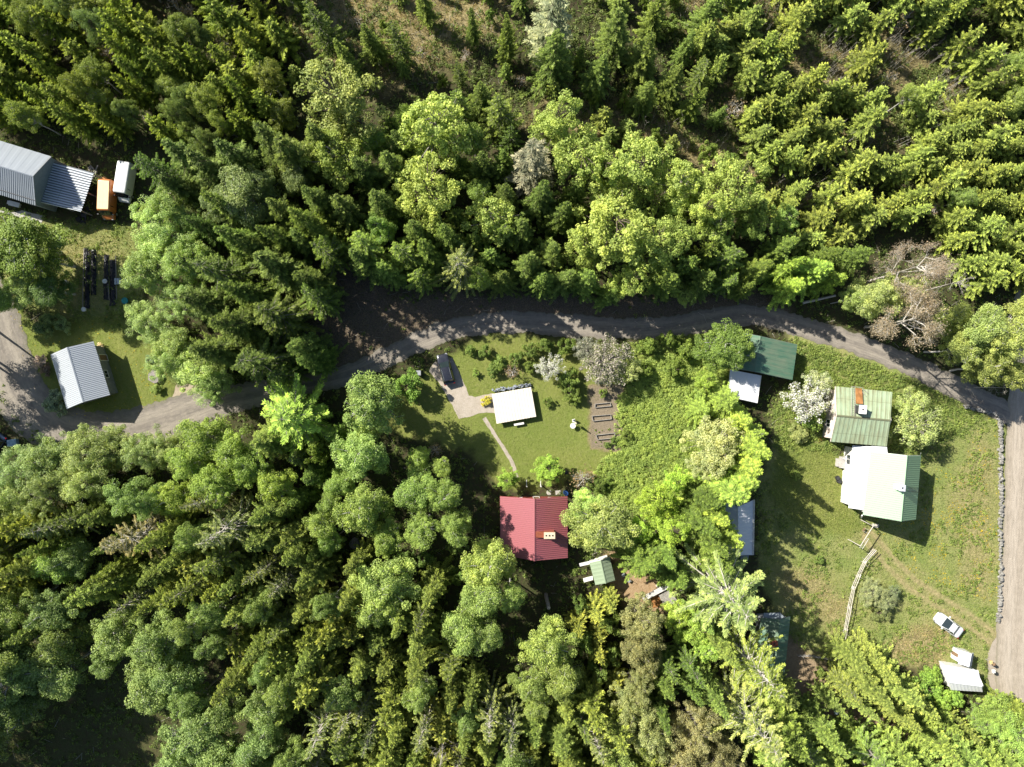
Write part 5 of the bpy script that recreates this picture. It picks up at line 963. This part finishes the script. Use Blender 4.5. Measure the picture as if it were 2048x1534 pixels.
P_('bi', [(20,1260,56,16),(-40,1330,56,16),(-50,1420,56,16),(60,1400,46,13),(150,1270,46,14),(-40,1500,50,15)], 15, col=(.15,.21,.06))
# big tan tree group at the junction
plant('tn', 1800, 545, 74, 17, (.235,.205,.15), 'upper of the two tan budding trees at the road junction', 'bare tree', jit=.02); plant('tn', 1790, 645, 84, 16, (.22,.195,.135), 'lower tan budding tree overhanging the road junction', 'bare tree', jit=.02, var=1)
plant('de', 1900, 570, 40, 12, label='white dead tree with forked limbs above the tan trees', cat_='dead tree'); plant('bi', 1735, 600, 46, 13, (.26,.32,.11)); plant('bi', 1690, 600, 26, 9, (.24,.32,.10)); plant('ye', 1790, 590, 50, 11, (.22,.27,.08))
P_('bi', [(1930,660,56,13),(1985,690,60,13),(2020,640,46,12),(1950,740,44,11),(2010,750,40,10),(1900,700,40,12),(1880,640,36,11)], 12, col=(.23,.29,.085)); plant('de', 1985, 775, 26, 8)
P_('sp', [(1620,545,46,11),(1660,560,34,10),(1580,575,36,10),(1575,540,34,11)], 9, col=(.20,.30,.05)); 
P_('wi', [(1745,1185,30,3.2),(1765,1205,24,2.6),(1785,1185,18,2)], 3, col=(.22,.27,.14)); plant('sh', 1760, 1225, 20, 1.6, (.17,.22,.08))
P_('sh', [(1850,1375,34,4),(1880,1395,36,4),(1905,1395,26,3.5),(1865,1350,24,3)], 4, col=(.20,.33,.06)); P_('sh', [(1640,1345,14,2),(1690,1330,20,2.5)], 2)
P_('wi', [(1990,1420,44,7),(2020,1470,50,8),(1960,1440,34,6)], 7, col=(.23,.35,.09)); P_('sh', [(1640,1120,10,1),(1590,950,12,1)], 1)
P_('sp', [(1700,1310,34,11),(1750,1330,36,12),(1790,1370,38,13),(1830,1400,34,12),(1740,1370,36,13),(1690,1370,28,10),(1660,1400,24,10),(1790,1420,36,13),(1720,1405,26,11)], 12, col=(.19,.25,.06))
P_('sp', [(1640,1450,38,15),(1600,1490,44,16),(1660,1510,40,15),(1740,1500,44,15),(1800,1510,40,14),(1860,1470,36,13),(1910,1500,46,13),(1960,1510,44,12),(1850,1540,40,13),(2010,1530,46,12),(1560,1530,46,17)], 14, col=(.18,.26,.06))
plant('sp', 585, 835, 78, 15, (.21,.31,.055), 'broad bright spruce with fanned branches just below the road', 'spruce', var=6); plant('sp', 540, 880, 46, 14, (.16,.23,.05))
plant('de', 885, 1490, 42, 15, label='white dead spruce skeleton near the bottom edge, left of centre', cat_='dead tree'); plant('bs', 460, 1050, 62, 18, (.19,.24,.08), 'sparse spruce with pale branches in the lower left forest', 'spruce'); plant('bs', 285, 1070, 52, 18, (.22,.22,.10), 'brownish sparse spruce in the lower left forest', 'spruce', var=0)
P_('wi', [(60,935,56,11),(120,920,50,11),(180,905,52,11),(240,895,46,10),(300,900,46,11),(40,990,56,12),(110,980,50,12),(180,960,50,12),(345,905,40,10)], 11, col=(.24,.32,.13))
P_('bi', [(420,880,52,12),(480,900,50,12),(400,930,46,12),(370,990,46,13),(450,960,46,13),(520,930,40,12),(150,1120,46,12),(560,960,40,12)], 12, col=(.20,.29,.06))
P_('bi', [(130,1200,56,13),(170,1110,40,12),(345,1265,60,15),(320,1345,62,15),(380,1330,50,15),(410,1460,72,16),(460,1400,50,15),(380,1520,60,16),(470,1500,60,16),(540,1380,46,14),(250,1250,50,13),(60,1330,62,14),(140,1330,50,13),(30,1400,44,13),(510,1520,50,15),(540,1450,46,15),(230,1300,34,12)], 14, col=(.17,.25,.08))
# planted stands and forest filled in by the dozen
def inside(x, y, poly):
    c = False; n = len(poly)
    for i in range(n):
        (x1, y1), (x2, y2) = poly[i], poly[(i+1) % n]
        if (y1 > y) != (y2 > y) and x < (x2-x1)*(y-y1)/(y2-y1)+x1: c = not c
    return c
def fill(poly, n, mix, rr_, hr_, gap=.72, cols=None, holes=(), tries=40):
    x0, x1 = min(p[0] for p in poly), max(p[0] for p in poly); y0, y1 = min(p[1] for p in poly), max(p[1] for p in poly); k = 0; it = 0
    while k < n and it < n*tries:
        it += 1; x, y = rt.uniform(x0, x1), rt.uniform(y0, y1)
        if not inside(x, y, poly) or any(inside(x, y, h) for h in holes): continue
        r = rt.uniform(*rr_)
        if any((x-a)**2+(y-b)**2 < ((r+c)*gap)**2 for a, b, c in TREES): continue
        kd = rt.choices([m[0] for m in mix], [m[1] for m in mix])[0]; cc = dict(cols or {}).get(kd)
        hh = rt.uniform(*hr_); plant(kd, x, y, r*(.8 if kd == 'de' else 1), hh*(.5 if kd == 'sa' else 1), cc); k += 1
    return k
UL = [(-140,-140),(560,-140),(610,-20),(600,60),(560,180),(600,240),(520,290),(420,330),(330,310),(330,270),(250,245),(180,235),(90,245),(-20,235),(-140,230)]
fill(UL, 120, [('ys', 5), ('bi', 2.0), ('sa', .9), ('wi', .8)], (24, 36), (8.5, 12), .56, {'ys': (.17,.23,.035), 'bi': (.17,.22,.045), 'wi': (.17,.24,.085)})
fill([(340,300),(420,320),(420,400),(350,390)], 4, [('ys', 1), ('sa', 1)], (18, 26), (6, 9), .7)
RS = [(1470,-120),(2170,-120),(2170,560),(2060,560),(1990,580),(1900,520),(1850,470),(1740,460),(1620,500),(1560,520),(1500,470),(1480,380),(1560,330),(1440,200),(1400,60)]
HOLES = [[(1790,50),(1960,110),(1950,190),(1850,190),(1780,130)],[(1740,230),(1830,230),(1830,330),(1740,330)],[(1120,150),(1300,230),(1560,330),(1620,370),(1560,385),(1400,320),(1250,290),(1050,240)],[(1880,0),(2060,0),(2060,110),(1960,110)],[(1590,70),(1740,70),(1700,170),(1560,150)]]
fill(RS, 170, [('ys', 10), ('bi', .7), ('sa', .6)], (22, 34), (6.0, 9.5), .60, {'ys': (.19,.25,.055), 'bi': (.2,.28,.07)}, HOLES)
fill([(560,-60),(1480,-60),(1500,260),(1300,230),(1100,200),(900,230),(560,260)], 34, [('ys', 3), ('sa', 2), ('sh', 2)], (12, 22), (3, 7), .75, {'ys': (.15,.21,.045)})
fill([(1180,220),(1540,350),(1560,440),(1450,330),(1220,280)], 14, [('ys', 3), ('sh', 1)], (16, 24), (4, 7), .7)
fill([(560,260),(1000,260),(1480,420),(1540,540),(1380,590),(900,560),(640,430)], 40, [('ys', 2), ('sp', 2), ('bi', 1)], (24, 36), (8, 13), .62, {'ys': (.12,.18,.035), 'bi': MOD, 'sp': (.10,.16,.03)})
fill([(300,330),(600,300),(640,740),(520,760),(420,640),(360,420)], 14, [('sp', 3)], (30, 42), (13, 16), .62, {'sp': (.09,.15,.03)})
LL = [(-120,1020),(180,980),(420,960),(560,990),(620,1100),(760,1120),(860,1140),(900,1300),(1020,1400),(1240,1400),(1340,1620),(400,1620),(400,1300),(250,1190),(60,1260),(-120,1280)]
fill(LL, 150, [('sp', 6), ('ys', 1), ('bi', 1.3), ('bs', 1.2)], (28, 44), (12, 18), .60, {'sp': (.155,.21,.045), 'ys': (.18,.225,.045), 'bi': (.18,.26,.075), 'bs': (.18,.23,.07)})
fill([(560,760+60),(700,860),(720,1100),(620,1120),(540,960)], 12, [('sp', 2), ('sh', 1)], (24, 34), (7, 12), .65, {'sp': (.10,.16,.03)})
fill([(1140,1170),(1250,1210),(1240,1420),(1180,1500),(1160,1300)], 12, [('ys', 3), ('sh', 1)], (16, 28), (6, 10), .65, {'ys': (.21,.25,.05)})
fill([(1300,1320),(1460,1320),(1480,1440),(1380,1430),(1320,1420)], 6, [('sp', 1)], (26, 34), (11, 15), .65, {'sp': (.11,.17,.035)})
fill([(1560,1340),(2060,1420),(2060,1620),(1500,1620),(1520,1440)], 26, [('sp', 1), ('ys', 1)], (24, 34), (8, 13), .62, {'sp': (.17,.24,.05)}, [[(1560,1300),(1700,1400),(1870,1470),(1880,1500),(1740,1470),(1600,1430)]])
fill([(640,1080),(1000,1090),(1010,1160),(860,1200),(640,1180)], 7, [('sh', 1)], (16, 26), (2, 3.5), .65, {'sh': (.12,.19,.045)})
write_labels(); print('trees', len(TREES), 'ys', sum(k[1] == 'ys' for k in TODO), 'sp', sum(k[1] == 'sp' for k in TODO))

# ---------------- ground cover: one mesh per kind ----------------
def scatter(n, bbox, wfun, seed):
    r = np.random.default_rng(seed); x0, y0, x1, y1 = bbox; X = []; Y = []; tot = 0
    while tot < n:
        x = r.uniform(x0, x1, 60000); y = r.uniform(y0, y1, 60000); k = r.random(60000) < wfun(x, y); X.append(x[k]); Y.append(y[k]); tot += int(k.sum())
        if k.sum() < 50: break
    X = np.concatenate(X)[:n]; Y = np.concatenate(Y)[:n]; return X, Y, r
FB = (-84, -64, 84, 64)
def clear(x, y): # not on roads, roofs, gravel
    m = sm(pdist(x, y, ROAD1), 1.6, 2.2)*sm(pdist(x, y, ROAD2), 3.2, 3.6)
    m = m*sm(np.abs(pdist(x, y, trk)-.8), .3, .55)
    for p in KEEP: m = m*(sdf(x, y, p) < 0.05)
    return m
KEEP = [[(858,742),(872,718),(905,716),(918,742),(938,790),(986,787),(990,826),(930,835),(905,810)],[(336,815),(352,760),(400,770),(500,800),(420,822),(290,852)],[(983,788),(1062,774),(1073,833),(993,848)],[(1004,990),(1130,990),(1130,1110),(1004,1110)],[(112,707),(190,690),(222,786),(140,812)],[(-60,290),(180,350),(160,425),(0,415),(-60,400)],[(1475,675),(1585,695),(1580,755),(1520,750),(1505,800),(1458,790)],[(1650,776),(1765,785),(1755,885),(1645,875)],[(1695,890),(1810,905),(1800,1015),(1685,1005)],[(968,836),(975,834),(1040,950),(1030,955)],[(1184,806),(1246,780),(1246,895),(1188,890)],SAND,[(1890,1325),(1950,1335),(1950,1370),(1900,1365)],[(1225,1100),(1270,1100),(1340,1170),(1340,1215),(1240,1190)],[(1990,1235),(1976,1305),(1978,1370),(2050,1420),(2050,1230)]]
def tuft(name, n, seed, wfun, hgt, width, colr, label_kind='stuff', per=1, lean=.9, lvm=.5):
    X, Y, r = scatter(n, FB, wfun, seed); m = len(X); Z = gz(X, Y); Cn = np.stack([X, Y, Z], 1); Cn = np.repeat(Cn, per, 0)+np.concatenate([r.normal(0, width*.9, (m*per, 2)), np.zeros((m*per, 1))], 1)
    k = len(Cn); a = r.uniform(0, 6.283, k); h = hgt*r.uniform(.5, 1.4, k); d = np.stack([np.cos(a)*lean, np.sin(a)*lean, np.ones(k)], 1); U = unit(d)*h[:, None]*.5; s = unit(np.cross(U, r.normal(0, 1, (k, 3))))*(width*r.uniform(.5, 1.2, k))[:, None]*.5
    V, F, L = quads(Cn+U*.8, U, s, np.clip(r.normal(lvm, .2, k), 0, 1)); o = npmesh(name, V, F, GRASSM, {'lv': L}); o.color = (*colr, 1); o['kind'] = 'stuff'; return o
def clump(name, n, seed, wfun, size, hgt, leaf, per, colr, kind='stuff', lvm=.45, mat=LEAF):
    X, Y, r = scatter(n, FB, wfun, seed); m = len(X); Z = gz(X, Y); sc = r.uniform(.5, 1.3, m); c = np.repeat(np.stack([X, Y, Z], 1), per, 0); s_ = np.repeat(sc, per); k = len(c)
    d = unit(r.normal(0, 1, (k, 3))); d[:, 2] = np.abs(d[:, 2]); c = c+d*np.array([size, size, hgt])*s_[:, None]*(r.random(k)**.5)[:, None]; nn = unit(d+r.normal(0, .6, (k, 3))+np.array([0, 0, .6])); t1 = unit(np.cross(nn, r.normal(0, 1, (k, 3)))); t2 = np.cross(nn, t1); q = leaf*r.uniform(.6, 1.4, k)
    lv = np.clip(lvm+np.repeat(r.normal(0, .13, m), per)+r.normal(0, .12, k), 0, 1); V, F, L = quads(c, t1*q[:, None]*.6, t2*q[:, None]*.38, lv); o = npmesh(name, V, F, mat, {'lv': L}); o.color = (*colr, 1); o['kind'] = kind; return o
def any_(polys, a=-.3, b=.3): return lambda x, y: np.maximum.reduce([sm(sdf(x, y, p), a, b) for p in polys])*clear(x, y)
tuft('lawn_grass', 70000, 1, any_([LAWN_L, LAWN_C, LAWN_N, SHORT_R]), .11, .045, (.24,.30,.065))
tuft('meadow_grass', 90000, 2, any_([LAWN_R, YARD_L, WEED_R, DRY, DRY2]), .24, .06, (.30,.34,.11), per=1, lvm=.55)
tuft('dry_grass', 60000, 3, lambda x, y: np.clip(np.maximum.reduce([sm(sdf(x, y, DRY), -1, 1), sm(sdf(x, y, DRY2), -1, 2)*.5, sm(sdf(x, y, SWATH), -2, 2), sm(sdf(x, y, SWATH2), -2, 2), sm(sdf(x, y, SWATH3), -3, 3)*.6, .25*sm(sdf(x, y, YARD_L), -.5, 1)])*(.3+.7*(fbm(x, y, .3, 77) > 0)), 0, 1)*clear(x, y), .35, .06, (.50,.41,.22))
clump('nettle_thicket', 11000, 4, lambda x, y: np.maximum(sm(sdf(x, y, THICK), -.8, .8), sm(sdf(x, y, LAWN_N), -.5, 1)*.3)*(.35+.65*(fbm(x, y, .35, 5) > -.15)), .30, .7, .12, 34, (.46,.56,.15))
clump('weeds', 7000, 5, any_([WEED_R, LAWN_R, YARD_L], -.5, 1), .3, .35, .13, 14, (.18,.25,.06)) if False else clump('weeds', 7000, 5, lambda x, y: np.clip(sm(sdf(x, y, WEED_R), -1, 1)*.9+sm(sdf(x, y, LAWN_R), -1, 1)*(1-sm(sdf(x, y, SHORT_R), -1.5, 1))*.35*(fbm(x, y, .15, 8) > .05)+sm(sdf(x, y, YARD_L), -1, 1)*.35*(fbm(x, y, .2, 9) > 0), 0, 1)*clear(x, y), .3, .4, .14, 16, (.30,.38,.10))
def forestw(x, y):
    m = clear(x, y)
    for p in (LAWN_L, YARD_L, LAWN_C, LAWN_R, SAND, THICK, BROWN, WEED_R): m = m*sm(-sdf(x, y, p), -.2, .6)
    m = m*(1-.92*sm(sdf(x, y, SLOPE), -1, 1.5)); return np.clip(m*(.25+.75*(fbm(x, y, .12, 31) > -.2)), 0, 1)
clump('undergrowth', 21000, 6, forestw, .42, .7, .17, 18, (.20,.27,.065))
clump('raspberry_scrub', 5000, 7, lambda x, y: np.clip(sm(sdf(x, y, SWATH3), -3, 3)*.8+sm(sdf(x, y, [(560,-40),(1500,-40),(2080,200),(2080,400),(1500,420),(1000,260),(560,240)]), -2, 4)*.35, 0, 1)*(fbm(x, y, .1, 33) > 0), .5, .6, .18, 20, (.23,.27,.09))
# thin bare brushwood poles in the upper clearings
r = np.random.default_rng(9); segs = []
X, Y, _ = scatter(900, FB, lambda x, y: np.clip(sm(sdf(x, y, SWATH3), -3, 3)*(fbm(x, y, .09, 41) > -.05)+sm(sdf(x, y, SWATH2), -3, 3)*.5*(fbm(x, y, .12, 43) > .1)+sm(sdf(x, y, SWATH), -3, 3)*.12+.3*sm(sdf(x, y, [(1560,320),(1700,330),(1760,470),(1600,500)]), -1, 3), 0, 1), 10)
for x, y, z in zip(X, Y, gz(X, Y)):
    h = r.uniform(1.8, 4.2); a = r.uniform(0, 6.28); l = r.uniform(0, .22); p = np.array([x, y, z]); q = p+np.array([math.cos(a)*l*h, math.sin(a)*l*h, h]); segs.append((p, q, .028, .012))
    for k in range(3): t = r.uniform(.4, .95); e = p+(q-p)*t; segs.append((e, e+np.array([r.normal(0, .25), r.normal(0, .25), r.uniform(.2, .5)]), .012, .006))
v = tubes(segs, 3); o = npmesh('brushwood', v[0], v[1], PALE); o['kind'] = 'stuff'
# fallen sticks and litter on slope and forest floor
r = np.random.default_rng(12); segs = []
X, Y, _ = scatter(1500, FB, lambda x, y: np.clip(forestw(x, y)*.4+sm(sdf(x, y, SLOPE), -1, 1)*.5+sm(sdf(x, y, SWATH), -2, 2), 0, 1), 13)
for x, y, z in zip(X, Y, gz(X, Y)):
    a = r.uniform(0, 6.28); l = r.uniform(.3, 1.8); segs.append(((x, y, z+.06), (x+math.cos(a)*l, y+math.sin(a)*l, z+.1+r.uniform(0, .25)), .025, .012))
v = tubes(segs, 3); o = npmesh('fallen_sticks', v[0], v[1], PALE); o['kind'] = 'stuff'
tuft('leaf_litter', 30000, 14, lambda x, y: sm(sdf(x, y, SLOPE), -1, 1.5)*clear(x, y), .12, .10, (.27,.21,.15), lean=3.0)
o = clump('dandelions', 1100, 15, lambda x, y: sm(sdf(x, y, [(1780,1040),(1990,860),(1995,1230),(1900,1200),(1820,1150)]), -3, 3)*(fbm(x, y, .22, 51) > .1)*clear(x, y)+.12*sm(sdf(x, y, LAWN_L), 0, 1), .10, .14, .13, 2, (.62,.46,.03), lvm=.6)
# seedlings in the vegetable plot
o = clump('vegetable_rows', 130, 16, lambda x, y: ((np.abs(y-W(0,859).y) < .16)|(np.abs(y-W(0,866).y) < .14)|(np.abs(y-W(0,889).y) < .4)).astype(float)*sm(sdf(x, y, [(1188,852),(1236,850),(1238,898),(1190,898)]), -.1, .1), .13, .2, .11, 16, (.26,.34,.06))
for o in bpy.data.objects:
    if '_o' in o.keys(): del o['_o']
